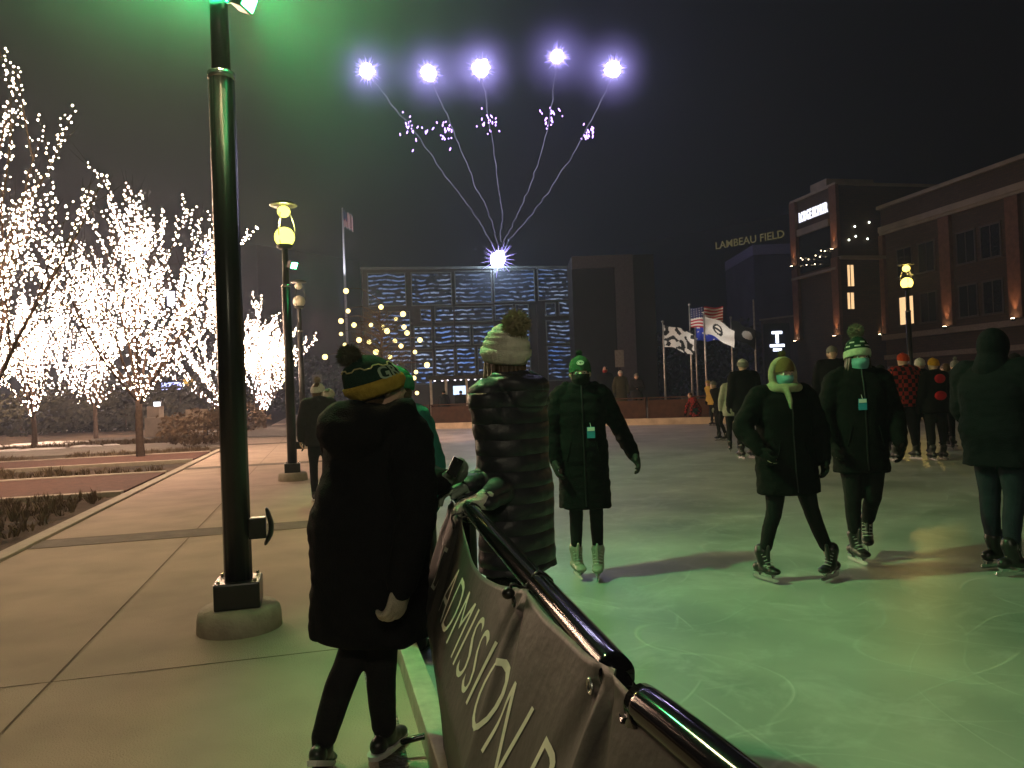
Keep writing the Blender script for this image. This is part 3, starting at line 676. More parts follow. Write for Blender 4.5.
def lit_tree(base, H, spread, label, br=.02, nl=11, step=.09, trunk=.22, seed=1, twigs=5):
    r = random.Random(seed); d = (base - V((0, 0, 0))).length
    t = thing('tree', label, 'tree', base, r.uniform(0, 6), 'trees wrapped in warm white lights')
    th = H * trunk
    bm = bmesh.new(); tube(bm, [(0, 0, -.1), (.02, 0, th * .5), (0, .01, th + .1)], [.13, .10, .09], 9, 3); obj('trunk', bm, BARK, t, True)
    cb = bmesh.new(); bare = bmesh.new(); strings = []
    def grow(p, d_, L, rad, sb, lvl, start=None):
        pts = [p]; q = p.copy(); dd = d_.copy(); n_ = 7 if lvl == 0 else 5
        for k in range(n_):
            dd = (dd + V((r.gauss(0, .055), r.gauss(0, .055), -.01 + .045 * k / n_ * 2 if lvl == 0 else .05))).normalized(); q = q + dd * L / n_; pts.append(q.copy())
        tube(cb, pts, [rad * (1 - .85 * k / n_) for k in range(n_ + 1)], 5, 2)
        # lights spiral along the limb
        placed = []
        P2, ix = smoothpts(pts, 4); acc = 0; ph = r.random() * 6; pv = start
        for a_, b_, i in zip(P2, P2[1:], ix):
            sl = (b_ - a_).length; acc += sl
            while acc > step:
                acc -= step; ph += 2.1; rr = rad * (1 - .85 * i / n_) + .02
                o_ = V((math.cos(ph), math.sin(ph), r.uniform(-.5, .5))) * (rr + r.uniform(0, .035)); pv = octa(sb, b_ + o_, br * r.uniform(.5, 1.35), pv); placed.append(pv)
        if lvl < 2:
            for k in range(twigs if lvl == 0 else 3):
                i = r.uniform(.25, .92) * (len(pts) - 1); a_ = int(i); pp = pts[a_].lerp(pts[min(a_ + 1, len(pts) - 1)], i - a_)
                ax = V((r.gauss(0, 1), r.gauss(0, 1), r.gauss(0, .4))).normalized(); nd = (dd * .5 + d_ * .7 + ax * .5).normalized()
                grow(pp, nd, L * r.uniform(.28, .5), rad * .45, sb, lvl + 1, min(placed, key=lambda v: (v.co - pp).length) if placed else start)
        elif r.random() < .5:
            for k in range(2): ax = V((r.gauss(0, 1), r.gauss(0, 1), r.gauss(0, .5))).normalized(); tube(bare, [pts[-2], pts[-2] + (dd + ax * .7) * .25, pts[-2] + (dd + ax * .5) * .6], [.006, .005, .002], 4, 2)
    for k in range(nl):
        a = 2 * PI * (k + r.uniform(-.3, .3)) / nl * (1 if k < nl - 3 else 2.3); tilt = r.uniform(.25, 1.0) if k < nl - 3 else r.uniform(0, .25)
        sb = bmesh.new(); p = V((0, 0, th * r.uniform(.82, 1.05)))
        out = spread * tilt; up_ = (H - th) * (1.05 - .38 * tilt) * r.uniform(.85, 1)
        d_ = V((math.cos(a) * out, math.sin(a) * out, up_)); grow(p, d_.normalized(), d_.length * .98, .05, sb, 0); strings.append(sb)
    for v in bare.verts: pass
    me = bpy.data.meshes.new('x'); bare.to_mesh(me); bare.free(); cb.from_mesh(me); bpy.data.meshes.remove(me)
    obj('crown', cb, BARKL, t, True)
    for sb in strings: obj('light_string', sb, BULB, t).data.materials.append(CABLE)
    return t
def gp(px, Y): p = P(px, 400, Y); return V((p.x, p.y, -.03))
lit_tree(gp(-22, 14.5), 7.7, 3.3, 'largest bare tree wrapped in warm white lights, cut by the left edge of the photo', .016, 14, .11, .2, 3, 4)
lit_tree(gp(139, 22.8), 7.3, 3.9, 'tall fan-shaped lit tree on a dark trunk, left of the nearest lamp post', .020, 17, .12, .26, 5, 5)
lit_tree(gp(33, 33), 6.6, 3.2, 'smaller lit tree narrowing to a bright point low at the far left', .024, 13, .17, .2, 8, 4)
lit_tree(gp(95, 40), 8.5, 4.2, 'lit tree on a pale thin trunk behind the tall fan-shaped tree', .027, 14, .18, .2, 11, 4)
lit_tree(gp(222, 42), 6.2, 4.0, 'lit tree mostly behind the tall lamp post, spreading to its left', .027, 14, .18, .2, 15, 4)
lit_tree(gp(264, 44), 6.3, 3.4, 'lit fan-shaped tree just right of the tall lamp post, above the walk', .027, 14, .18, .16, 19, 4)
lit_tree(gp(70, 62), 7.6, 5.5, 'distant lit tree filling the gap behind the two thin-trunked lit trees', .034, 13, .26, .2, 23, 4)
lit_tree(gp(-30, 45), 8, 5.0, 'distant lit tree beyond the largest tree at the left edge', .034, 13, .26, .2, 29, 4)

# tree with round lantern globes
t = thing('tree', 'bare brown tree hung with round warm globe lights, behind the woman in the yellow-cuffed hat', 'tree', gp(383, 37))
bm = bmesh.new(); tube(bm, [(0, 0, 0), (0, .05, 1.4), (0, 0, 5.6)], [.14, .11, .02], 8, 3); obj('trunk', bm, BARK, t, True)
bm = bmesh.new(); r = random.Random(4)
for k in range(150):
    z = r.uniform(1.0, 5.6); a = r.uniform(0, 2 * PI); L = (2.1 * (1 - ((z - 2.6) / 3.6) ** 2) if z > 2.6 else 1.9 * z / 2.6) * r.uniform(.6, 1)
    e = V((math.cos(a) * L, math.sin(a) * L, z + L * .35)); mid = V((math.cos(a) * L * .5, math.sin(a) * L * .5, z + L * .1 + r.uniform(-.1, .1)))
    tube(bm, [(0, 0, z - .15), mid, e], [.025, .016, .005], 4, 2)
    for q in range(7):
        s_ = mid.lerp(e, r.random()); ax = V((r.gauss(0, 1), r.gauss(0, 1), r.gauss(0, 1))).normalized(); tube(bm, [s_, s_ + ax * .25, s_ + ax * .45 + V((0, 0, .1))], [.008, .006, .003], 3, 2)
obj('crown', bm, mat('warm brown bark', (.12, .075, .035), .9), t)
GG = glow('warm globe glass', (1, .78, .28), 2.8)
lamps_px = [(346, 291), (348, 311), (341, 321), (341, 334), (354, 325), (381, 307), (403, 314), (396, 319), (371, 325), (382, 327), (369, 342), (395, 341), (407, 333), (401, 346), (390, 357), (420, 340), (415, 352), (416, 372), (427, 365), (414, 378), (417, 393), (359, 340), (353, 352), (345, 345), (387, 331), (325, 357), (404, 327), (376, 352)]
bpy.context.view_layer.update(); inv = t.matrix_world.inverted()
for i, (px, py) in enumerate(lamps_px):
    p = inv @ P(px, py, 37 + r.uniform(-1.6, 1.6)); bm = bmesh.new(); ell(bm, p, .12 * r.uniform(.75, 1.15), None, 12, 8); o = obj('globe_light', bm, GG, t, True)
    bm = bmesh.new(); top = V((0, 0, p.z * .96)); tube(bm, [p + V((0, 0, .1)), p.lerp(V((0, 0, max(1, p.z - .2))), .45) + V((0, 0, .25)), V((0, 0, max(1.2, p.z - .3)))], [.008, .014, .03], 4, 2); obj('branch', bm, mat('warm brown bark', (.12, .075, .035)), t)
# ================================================================== fireworks
FY = 80.0
FW = glow('white violet firework light', (.72, .66, 1), 80)
RAY = glow('violet spark rays', (.42, .34, 1), 4.5, 'NONE')
SPK = glow('violet sparks', (.55, .32, 1), 5, 'NONE')
SMK = glow('lit trail emission', (.36, .34, .55), .55, 'NONE')  # light falling on the trail put in as emission
PUFFV = bpy.data.materials.new('thin firework smoke'); PUFFV.use_nodes = True; _n = PUFFV.node_tree.nodes; _n.remove(_n['Principled BSDF']); _v = _n.new('ShaderNodeVolumePrincipled'); _t = _n.new('ShaderNodeTexCoord'); _l = _n.new('ShaderNodeVectorMath'); _l.operation = 'LENGTH'; PUFFV.node_tree.links.new(_t.outputs['Object'], _l.inputs[0]); _r = _n.new('ShaderNodeMapRange'); _r.interpolation_type = 'SMOOTHSTEP'; _r.inputs[1].default_value = 5.1; _r.inputs[2].default_value = 0; _r.inputs[3].default_value = 0; _r.inputs[4].default_value = .05; PUFFV.node_tree.links.new(_l.outputs['Value'], _r.inputs[0]); PUFFV.node_tree.links.new(_r.outputs[0], _v.inputs['Density']); _v.inputs['Color'].default_value = (.6, .55, 1, 1); PUFFV.node_tree.links.new(_v.outputs[0], _n['Material Output'].inputs['Volume'])
def star_rays(bm, c, r0, r1, n, r):
    for k in range(n):
        d = V((r.gauss(0, 1), r.gauss(0, 1), r.gauss(0, 1))).normalized(); a = d.orthogonal().normalized() * .022; b = d.cross(a).normalized() * .022
        L = r0 + (r1 - r0) * r.random() ** 2
        vs = [bm.verts.new(c + d * r0 * .3 + q) for q in (a, -a * .5 + b, -a * .5 - b)] + [bm.verts.new(c + d * L)]
        for f in ((0, 1, 3), (1, 2, 3), (2, 0, 3)): bm.faces.new([vs[i] for i in f])
fr = random.Random(12)
FWL = [((367, 71), (411, 127), 'leftmost firework'), ((429, 73), (443, 133), 'second firework from the left'), ((481, 68), (489, 122), 'middle firework'), ((557, 57), (549, 118), 'fourth firework from the left'), ((613, 69), (590, 133), 'rightmost firework')]
mids = [[(411, 127), (449, 180), (474, 214), (493, 244)], [(451, 125), (473, 180), (489, 214), (497, 243)], [(489, 120), (498, 180), (502, 214), (500, 242)], [(547, 130), (531, 182), (518, 214), (503, 243)], [(589, 125), (559, 176), (535, 210), (506, 244)]]
for (hd, cl, nm), md in zip(FWL, mids):
    c = P(*hd, FY); t = thing('firework', nm + ', a white violet flash above sparks and a thin trail', 'firework', c, 0, 'fireworks in a fan above the rink')
    bm = bmesh.new(); bmesh.ops.create_icosphere(bm, subdivisions=3, radius=.62 * fr.uniform(.85, 1.25))
    for v in bm.verts: v.co *= 1 + .5 * noise.noise(v.co * 3.1 + c)
    obj('flash', bm, FW, t, True)
    bm = bmesh.new(); star_rays(bm, V((0, 0, 0)), .7, 1.7, 380, fr); f = obj('spark_rays', bm, RAY, t)
    pts = [V((0, 0, -.4))] + [P(x, y, FY - 1) - c for x, y in md]; q, _ = smoothpts(pts, 9)
    q = [p + V((fr.gauss(0, .07), fr.gauss(0, .1), fr.gauss(0, .05))) for p in q]
    bm = bmesh.new(); tube(bm, q, [.05 * (1 - .5 * k / len(q)) * fr.uniform(.6, 1.3) for k in range(len(q))], 5, 2); obj('trail', bm, SMK, t, True)
    bm = bmesh.new(); bmesh.ops.create_icosphere(bm, subdivisions=3, radius=5.2 ); obj('smoke_puff', bm, PUFFV, t, True)
    cc = P(*cl, FY) - c
    for k in range(20):
        p = cc + V((fr.gauss(0, .6), fr.gauss(0, .5), fr.gauss(0, .65))); bm = bmesh.new()
        ell(bm, p, (.07, .07, fr.uniform(.08, .22)), rot(0, fr.uniform(-.5, .5), fr.uniform(-.6, .6)), 8, 6); obj('spark', bm, SPK, t, True)
    lamp('firework_glow', 'POINT', c, 1500 * fr.uniform(.75, 1.25), (.38, .38, 1), None, size=.7)
c = P(499, 259, 59); t = thing('ground_flare', 'white blue burst of light on the roof of the strip-lit building', 'firework', c)
bm = bmesh.new(); bmesh.ops.create_icosphere(bm, subdivisions=3, radius=.55)
for v in bm.verts: v.co *= 1 + .5 * noise.noise(v.co * 3)
obj('flash', bm, glow('blue white burst', (.75, .85, 1), 60), t, True)
bm = bmesh.new(); star_rays(bm, V((0, 0, 0)), .5, 1.6, 140, fr); obj('spark_rays', bm, RAY, t)
lamp('flare_glow', 'POINT', c + V((0, -1, .3)), 160, (.6, .7, 1), None, size=.5)

# ================================================================== building of broken light strips
def strip_mat():
    m = bpy.data.materials.new('lit broken strips behind dark glass'); m.use_nodes = True; nt = m.node_tree; n = nt.nodes; b = n['Principled BSDF']
    b.inputs['Base Color'].default_value = (.02, .025, .035, 1); b.inputs['Roughness'].default_value = .2
    g = n.new('ShaderNodeNewGeometry'); sx = n.new('ShaderNodeSeparateXYZ'); nt.links.new(g.outputs['Position'], sx.inputs[0])
    def M(op, a, c=None, c2=None, clamp=False):
        x = n.new('ShaderNodeMath'); x.operation = op; x.use_clamp = clamp
        for i, v in enumerate((a, c, c2)):
            if v is None: continue
            if isinstance(v, (int, float)): x.inputs[i].default_value = v
            else: nt.links.new(v, x.inputs[i])
        return x.outputs[0]
    def N(x, y, s, d=2):
        cb = n.new('ShaderNodeCombineXYZ'); nt.links.new(x, cb.inputs[0]); nt.links.new(y, cb.inputs[1])
        t = n.new('ShaderNodeTexNoise'); t.inputs['Scale'].default_value = s; t.inputs['Detail'].default_value = d; nt.links.new(cb.outputs[0], t.inputs['Vector']); return t.outputs['Fac']
    X, Z_ = sx.outputs[0], sx.outputs[2]
    jit = N(M('MULTIPLY', X, .5), M('MULTIPLY', Z_, .4), 1.6, 3)
    zz = M('ADD', M('DIVIDE', Z_, .34), M('MULTIPLY', jit, 1.7))
    fr_ = M('FRACT', zz); row = M('FLOOR', zz)
    band = M('MULTIPLY', M('GREATER_THAN', fr_, .36), M('LESS_THAN', fr_, .68))
    seg = N(M('MULTIPLY', X, 1.9), M('MULTIPLY', row, 7.3), 1.0, 3); seg = M('MULTIPLY_ADD', seg, 7, -2.9, True)
    big = N(M('MULTIPLY', X, .16), M('MULTIPLY', Z_, .10), 1.0, 2); big = M('MULTIPLY_ADD', big, 4.4, -1.5, True)
    hgt = M('MULTIPLY_ADD', M('SUBTRACT', 8.0, Z_), .09, .75, True)
    e = M('MULTIPLY', M('MULTIPLY', band, seg), M('MULTIPLY', M('ADD', big, .25), hgt))
    e = M('MULTIPLY_ADD', e, .75, 0.008)
    cm = n.new('ShaderNodeMix'); cm.data_type = 'RGBA'; cm.inputs[6].default_value = (.10, .22, .60, 1); cm.inputs[7].default_value = (.36, .46, .70, 1)
    nt.links.new(M('MULTIPLY_ADD', N(X, Z_, .35, 1), 3, -1, True), cm.inputs[0]); nt.links.new(cm.outputs[2], b.inputs['Emission Color']); nt.links.new(e, b.inputs['Emission Strength'])
    return m
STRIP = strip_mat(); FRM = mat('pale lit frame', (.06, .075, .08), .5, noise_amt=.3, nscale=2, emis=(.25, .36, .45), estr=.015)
DARK = mat('dark facade', (.022, .022, .026), .6, .3, nscale=.5)
a0, a1 = P(366, 390, 58), P(579, 390, 61); dirx = (a1 - a0).normalized(); BW = (a1 - a0).length; rz = math.atan2(dirx.y, dirx.x)
led = thing('strip_lit_building', 'wide dark building whose glass front shows rows of broken bluish light strips', 'building', (a0.x, a0.y, 0), rz)
def lx(px): return (px - 366) / 213 * BW
def lz(py, px=470): return P(px, py, 59.5).z
bm = bmesh.new(); B2(bm, 0, BW, .05, 9, -.1, lz(269)); obj('wall', bm, DARK, led)
bm = bmesh.new(); B2(bm, -.1, BW + .1, -.12, 9.2, lz(269), lz(269) + .18); obj('roof', bm, FRM, led)
panels = [(371, 408, 272, 305), (413, 453, 272, 305), (456, 493, 271, 304), (495, 537, 270, 303), (540, 577, 269, 302), (421, 432, 308, 321), (435, 493, 306, 322), (495, 514, 305, 321), (516, 530, 305, 320), (547, 558, 304, 318), (561, 576, 303, 317),
          (414, 432, 325, 348), (434, 470, 325, 345), (472, 495, 325, 345), (497, 530, 325, 345), (547, 577, 322, 346), (414, 432, 350, 383), (434, 453, 347, 383), (455, 474, 347, 383), (476, 496, 347, 383), (498, 530, 347, 383), (547, 577, 348, 384), (373, 411, 310, 345), (373, 411, 348, 384)]
for x0, x1, y0, y1 in panels:
    X0, X1, Z1, Z0 = lx(x0), lx(x1), lz(y0), lz(y1); w = .07
    bm = bmesh.new()
    vs_o = [bm.verts.new((x, -.09, z)) for x, z in ((X0, Z0), (X1, Z0), (X1, Z1), (X0, Z1))]; vs_i = [bm.verts.new((x, -.09, z)) for x, z in ((X0 + w, Z0 + w), (X1 - w, Z0 + w), (X1 - w, Z1 - w), (X0 + w, Z1 - w))]
    fs = [bm.faces.new((vs_o[i], vs_o[(i + 1) % 4], vs_i[(i + 1) % 4], vs_i[i])) for i in range(4)]; r_ = bmesh.ops.extrude_face_region(bm, geom=fs); bmesh.ops.translate(bm, vec=(0, .135, 0), verts=[v for v in r_['geom'] if isinstance(v, bmesh.types.BMVert)])
    f = obj('window_frame', bm, FRM, led)
    bm = bmesh.new(); B2(bm, X0 + w, X1 - w, .0, .045, Z0 + w, Z1 - w); obj('window_pane', bm, STRIP, f)
for x in (432, 454, 494, 538): 
    bm = bmesh.new(); B2(bm, lx(x) - .06, lx(x) + .06, -.2, -.1, -.1, lz(306)); obj('column', bm, DARK, led)
# dark portal block beside it
pb = P(577, 390, 56); t = thing('portal_block', 'tall plain dark block with a slightly paler frame, right of the strip-lit building', 'building', (pb.x, pb.y, 0), 0)
W_ = 83 / 770 * 56; H_ = P(600, 255, 56).z
bm = bmesh.new(); B2(bm, .0, W_, .5, 6, -.1, H_); obj('wall', bm, mat('near black cladding', (.014, .013, .015), .8, .1, nscale=.8), t)
PF = mat('dull lilac frame', (.07, .065, .08), .8, .1, noise_amt=.2)
bm = bmesh.new(); B2(bm, 0, W_ * .74, .2, .5, H_ - .9, H_); B2(bm, W_ * .52, W_ * .74, .2, .498, -.1, H_ - .9); obj('frame', bm, PF, t)
# ------------------------------------------------------------------ stadium with its name
SIGN = glow('dim yellow letters', (.75, .62, .22), .10, 'NONE')
b0, b1 = P(560, 395, 215), P(812, 395, 165); d_ = (b1 - b0); rz = math.atan2(d_.y, d_.x); 
t = thing('stadium', 'huge dark stadium on the horizon with dim yellow letters along its roof', 'stadium', (b0.x, b0.y, 0), rz); Ls = d_.length
H_ = P(730, 254, 186).z
bm = bmesh.new(); B2(bm, 0, Ls + 20, 0, 60, -.1, H_); B2(bm, Ls * .25, Ls + 20, 4, 50, H_, H_ + 6, 0); obj('wall', bm, mat('stadium brick', (.035, .028, .026), .9, .1, nscale=.2), t)
u0 = (P(718, 250, 1) - V((0, 0, CAMZ))); 
def hit(px):   # distance along the wall seen at column px
    r_ = ray(px, 300); o2 = V((b0.x, b0.y)); dd = V((d_.x, d_.y)).normalized(); k = (o2.x * dd.y - o2.y * dd.x) / (r_.x * dd.y - r_.y * dd.x); return (V((r_.x, r_.y)) * k - o2).dot(dd)
s0, s1 = hit(719), hit(788)
bm = text_mesh('LAMBEAU FIELD', 2.4, .05, width=s1 - s0, bold=.02); bmesh.ops.rotate(bm, matrix=Matrix.Rotation(PI / 2, 3, 'X'), verts=bm.verts); bmesh.ops.translate(bm, vec=(s0, -.5, H_ + .1), verts=bm.verts)
obj('name_letters', bm, SIGN, t)
bm = bmesh.new(); B2(bm, s0, s1, -.55, -.45, H_ - .12, H_ + .06); obj('letter_rail', bm, DARK, t)
bm = bmesh.new(); p = P(733, 268, 150); ell(bm, p, .18); tag(obj('distant_lamp', bm, glow('far white lamp', (.9, .95, 1), 12, 'NONE'), None, True), 'single small white light in the dark below the yellow stadium letters', 'lamp')
# far left stand with the same name in white
b0l, b1l = P(150, 405, 190), P(262, 400, 165); dl = b1l - b0l; rzl = math.atan2(dl.y, dl.x)
t = thing('stadium_stand', 'dark stadium stand behind the lit trees with small white blue letters', 'stadium', (b0l.x, b0l.y, 0), rzl)
Hl = P(230, 252, 172).z; bm = bmesh.new(); B2(bm, 0, dl.length, 0, 30, -.1, Hl); obj('wall', bm, mat('stadium brick', (.035, .028, .026)), t)
k0 = dl.length * .55; bm = text_mesh('LAMBEAU', 2.6, .05, width=dl.length * .31, bold=.03); bmesh.ops.rotate(bm, matrix=Matrix.Rotation(PI / 2, 3, 'X'), verts=bm.verts); bmesh.ops.translate(bm, vec=(k0, -.5, Hl + .1), verts=bm.verts)
obj('name_letters', bm, glow('white blue letters', (.55, .55, .9), 1.0, 'NONE'), t)
bm = bmesh.new(); B2(bm, k0, dl.length, -.55, -.45, Hl - .12, Hl + .06); obj('letter_rail', bm, DARK, t)
# lavender office block
o0, o1 = P(759, 390, 92), P(800, 390, 96); t = thing('office_block', 'dark lavender block left of the hotel tower', 'building', (o0.x, o0.y, 0), 0)
Ho = P(780, 247, 94).z; bm = bmesh.new(); B2(bm, 0, 6, 0, 12, -.1, Ho - 1.2); obj('wall', bm, mat('lavender cladding', (.055, .05, .075), .8, .1, nscale=.4), t)
bm = bmesh.new(); B2(bm, -.05, 6, -.1, 12, Ho - 1.2, Ho); obj('parapet', bm, mat('pale lavender cladding', (.15, .14, .21), .8, .1), t)

# ================================================================== brick hotel on the right
HR = math.radians(12.17); hx, hy = 29.9, 61.3
hotel = thing('brick_hotel', 'long dark brick building on the right with uplit pilasters and lit tower name', 'building', (hx, hy, 0), HR)
bpy.context.view_layer.update(); HM = hotel.matrix_world.inverted()
BR = mat('dark brown brick', (.095, .060, .042), .9, .15, noise_amt=.25, nscale=.7, bump=.4, bscale=12)
nt = BR.node_tree; n_ = nt.nodes; bt = n_.new('ShaderNodeTexBrick'); bt.inputs['Scale'].default_value = 1; bt.inputs['Brick Width'].default_value = .5; bt.inputs['Row Height'].default_value = .18; bt.inputs['Mortar Size'].default_value = .02
tcx = [x for x in n_ if x.type == 'TEX_COORD'][0]; sp = n_.new('ShaderNodeSeparateXYZ'); cb = n_.new('ShaderNodeCombineXYZ'); ad = n_.new('ShaderNodeMath'); ad.operation = 'ADD'
nt.links.new(tcx.outputs['Object'], sp.inputs[0]); nt.links.new(sp.outputs[0], ad.inputs[0]); nt.links.new(sp.outputs[1], ad.inputs[1]); nt.links.new(ad.outputs[0], cb.inputs[0]); nt.links.new(sp.outputs[2], cb.inputs[1]); nt.links.new(cb.outputs[0], bt.inputs['Vector'])
bt.inputs['Color1'].default_value = (.066, .042, .028, 1); bt.inputs['Color2'].default_value = (.048, .032, .022, 1); bt.inputs['Mortar'].default_value = (.036, .03, .027, 1); nt.links.new(bt.outputs[0], n_['Principled BSDF'].inputs['Base Color'])
STONE = mat('pale stone band', (.22, .19, .15), .8, .2, noise_amt=.2, nscale=1)
GLASS = mat('dark window glass', (.01, .011, .014), .2, .3, noise_amt=.1)
WARMW = glow('warm lit window', (1, .62, .30), 1.1, 'NONE')
# local frame: x away from the rink (right), y along the face (far); the wing runs towards the camera: y from -48 to 0
RT = 15.1
bm = bmesh.new(); B2(bm, 0, 14, -56, 0, -.1, RT); obj('wall', bm, BR, hotel)
bm = bmesh.new(); B2(bm, -.35, 14.2, -56.2, .3, RT - .15, RT + .12); obj('roof', bm, STONE, hotel)
bm = bmesh.new(); B2(bm, -.28, -.002, -56, .1, RT - 2.0, RT - 1.55); B2(bm, -.18, -.002, -56, .1, RT - 2.2, RT - 2.0); obj('cornice', bm, STONE, hotel)
bm = bmesh.new(); B2(bm, -.35, -.002, -56, .1, 4.55, 4.95); obj('lower_cornice', bm, mat('dull stone band', (.18, .15, .12), .8), hotel)
bm = bmesh.new(); B2(bm, -.2, -.002, -56, .1, 3.0, 3.35); obj('lower_cornice', bm, mat('dull stone band', (.18, .15, .12), .8), hotel)
def hy_at(px, X=0.0):      # distance along the wing where column px sees the plane x=X
    o_ = HM @ V((0, 0, CAMZ)); q = HM.to_3x3() @ ray(px, 330); k = (X - o_.x) / q.x; return o_.y + q.y * k
def window(y0, y1, z0, z1, X, lit=False, parent=None):
    bm = bmesh.new(); B2(bm, X - .08, X - .004, y0 - .1, y0, z0, z1); B2(bm, X - .08, X - .004, y1, y1 + .1, z0, z1); B2(bm, X - .10, X - .006, y0 - .14, y1 + .14, z1, z1 + .12); B2(bm, X - .14, X - .006, y0 - .16, y1 + .16, z0 - .12, z0)
    ym = (y0 + y1) / 2; B2(bm, X - .07, X - .03, ym - .03, ym + .03, z0, z1)
    f = obj('window', bm, mat('window trim', (.05, .04, .035), .6), hotel)
    bm = bmesh.new(); B2(bm, X - .028, X - .005, y0, y1, z0, z1); obj('pane', bm, WARMW if lit else GLASS, f)
upl = glow('uplight lens', (1, .75, .45), 30)
def uplight(y, z, X, watts=70, top=None, w=.45):
    """pilaster with a small fitting at its foot"""
    if top:
        bm = bmesh.new(); B2(bm, X - .28, X - .002, y - w, y + w, z + .1, top); obj('pilaster', bm, mat('lighter brick pilaster', (.12, .065, .045), .9, .1, nscale=3, bump=.4, bscale=10), hotel)
    bm = bmesh.new(); lathe(bm, [(.10, -.14), (.13, .0), (.13, .05)], (X - .52, y, z), 14); f = obj('uplight', bm, POLE, hotel)
    bm = bmesh.new(); lathe(bm, [(.11, .051), (.11, .065)], (X - .52, y, z), 14); obj('lens', bm, upl, f)
    bpy.context.view_layer.update()
    M = hotel.matrix_world
    lamp('uplight_beam', 'SPOT', M @ V((X - .52, y, z + .12)), watts, (1, .50, .24), None, M @ V((X - .27, y, z + 3.2)), .05, 46, .9)
for px in (885, 951, 1020, 1100):
    y = hy_at(px); uplight(y, 4.98, 0, 300, RT - 2.25, .5)
for px, lit in ((995, False), (970, True), (908, True), (930, False), (1050, False), (1075, True)):
    y = hy_at(px); 
    for z0 in (5.6, 9.3): window(y - .75, y + .75, z0, z0 + 2.1, 0, lit and z0 < 9 and px in (908,))
# tower: stands out towards the rink
X0, TY0, TY1, TZ = -3.9, .05, 6.2, 16.9
bm = bmesh.new(); B2(bm, X0, 13, TY0, TY1, -.1, TZ); obj('tower_wall', bm, BR, hotel)
bm = bmesh.new(); B2(bm, X0 - .12, 13, TY0 - .12, TY1 + .12, TZ, TZ + .22); B2(bm, X0 + .6, X0 + 5, TY0 + 2.0, TY0 + 4.2, TZ + .22, TZ + 1.1); obj('tower_roof', bm, STONE, hotel)
uplight(hy_at(841, X0), 12.0 - .2, X0, 200, TZ - .02, .42); uplight(TY1 - .45, 11.4, X0, 200, TZ - .02, .42)
uplight(hy_at(840, X0) , 4.98, X0, 260, 11.2, .42); uplight(TY1 - .45, 4.98, X0, 260, 11.2, .42)
bm = bmesh.new(); B2(bm, X0 - .32, X0 - .003, TY0, TY1, 11.15 - .9, 11.15 - .7); obj('ledge', bm, mat('dull stone band', (.18, .15, .12), .8), hotel)
ys0, ys1 = .95, 5.0
bm = bmesh.new(); B2(bm, X0 - .2, X0 - .003, ys0, ys1 + .3, 13.9, 14.45); obj('fascia', bm, STONE, hotel)
bm = bmesh.new(); B2(bm, X0 - .05, X0 - .002, ys0, ys1 + .2, 10.7, 13.85); obj('glazing', bm, GLASS, hotel)
bm = text_mesh('LODGE KOHLER', 1.0, .04, width=ys1 - ys0 - .1, bold=.035); 
for v in bm.verts: v.co = V((X0 - .12 - v.co.z, ys1 - .05 - v.co.x, 15.05 + v.co.y * 1.1))
obj('name_letters', bm, glow('lit white letters', (.82, .85, 1), 1.5), hotel)
for z in (15.0,):
    bm = bmesh.new(); B2(bm, X0 - .08, X0 - .004, ys0, ys1, z - .1, z - .04); obj('letter_rail', bm, DARK, hotel)
for k in range(9):
    bm = bmesh.new(); ell(bm, (X0 - .3, rnd.uniform(1, 5), rnd.uniform(11, 12.2)), .045); obj('bar_light', bm, glow('small bar light', (1, .8, .5), 8, 'NONE'), hotel, True)
# front of the tower that faces the camera: balcony lights and two lit windows
for px, py in ((865, 223), (882, 218), (858, 237), (866, 233), (880, 235)):
    p = HM @ P(px, py, 59.5); bm = bmesh.new(); ell(bm, (p.x, TY0 - .15, p.z), .07); obj('bar_light', bm, glow('small white lamp', (.9, 1, .85), 7, 'NONE'), hotel, True)
bm = bmesh.new(); B2(bm, X0 - .1, 1, TY0 - .5, TY0 - .003, 11.0, 11.25); obj('balcony_ledge', bm, STONE, hotel)
for (x0, y0, x1, y1) in ((850, 264, 859, 285), (850, 292, 859, 308)):
    a, b_ = HM @ P(x0, y0, 60.2), HM @ P(x1, y1, 60.2); bm = bmesh.new()
    B2(bm, a.x, a.x + .05, TY0 - .06, TY0 - .003, b_.z, a.z); B2(bm, b_.x, b_.x + .05, TY0 - .06, TY0 - .003, b_.z, a.z); xm = (a.x + b_.x) / 2; B2(bm, xm - .03, xm + .03, TY0 - .06, TY0 - .003, b_.z, a.z)
    f = obj('window', bm, mat('window trim', (.12, .10, .09)), hotel); bm = bmesh.new(); B2(bm, a.x + .05, b_.x, TY0 - .03, TY0 - .004, b_.z, a.z); obj('pane', bm, WARMW, f)
# low wing with terraces left of the tower
q0, q1 = P(764, 390, 74), P(806, 390, 70); t = thing('low_annex', 'low dark annex with pale roof edge at the foot of the hotel tower', 'building', (q0.x, q0.y, 0), math.atan2(q1.y - q0.y, q1.x - q0.x))
Lq = (q1 - q0).length; Hq = P(785, 318, 72).z; bm = bmesh.new(); B2(bm, 0, Lq, 0, 5, -.1, Hq); obj('wall', bm, mat('annex wall', (.10, .085, .07), .9, nscale=.6), t); bm = bmesh.new(); B2(bm, -.1, Lq, -.15, 5, Hq, Hq + .15); obj('roof', bm, STONE, t)
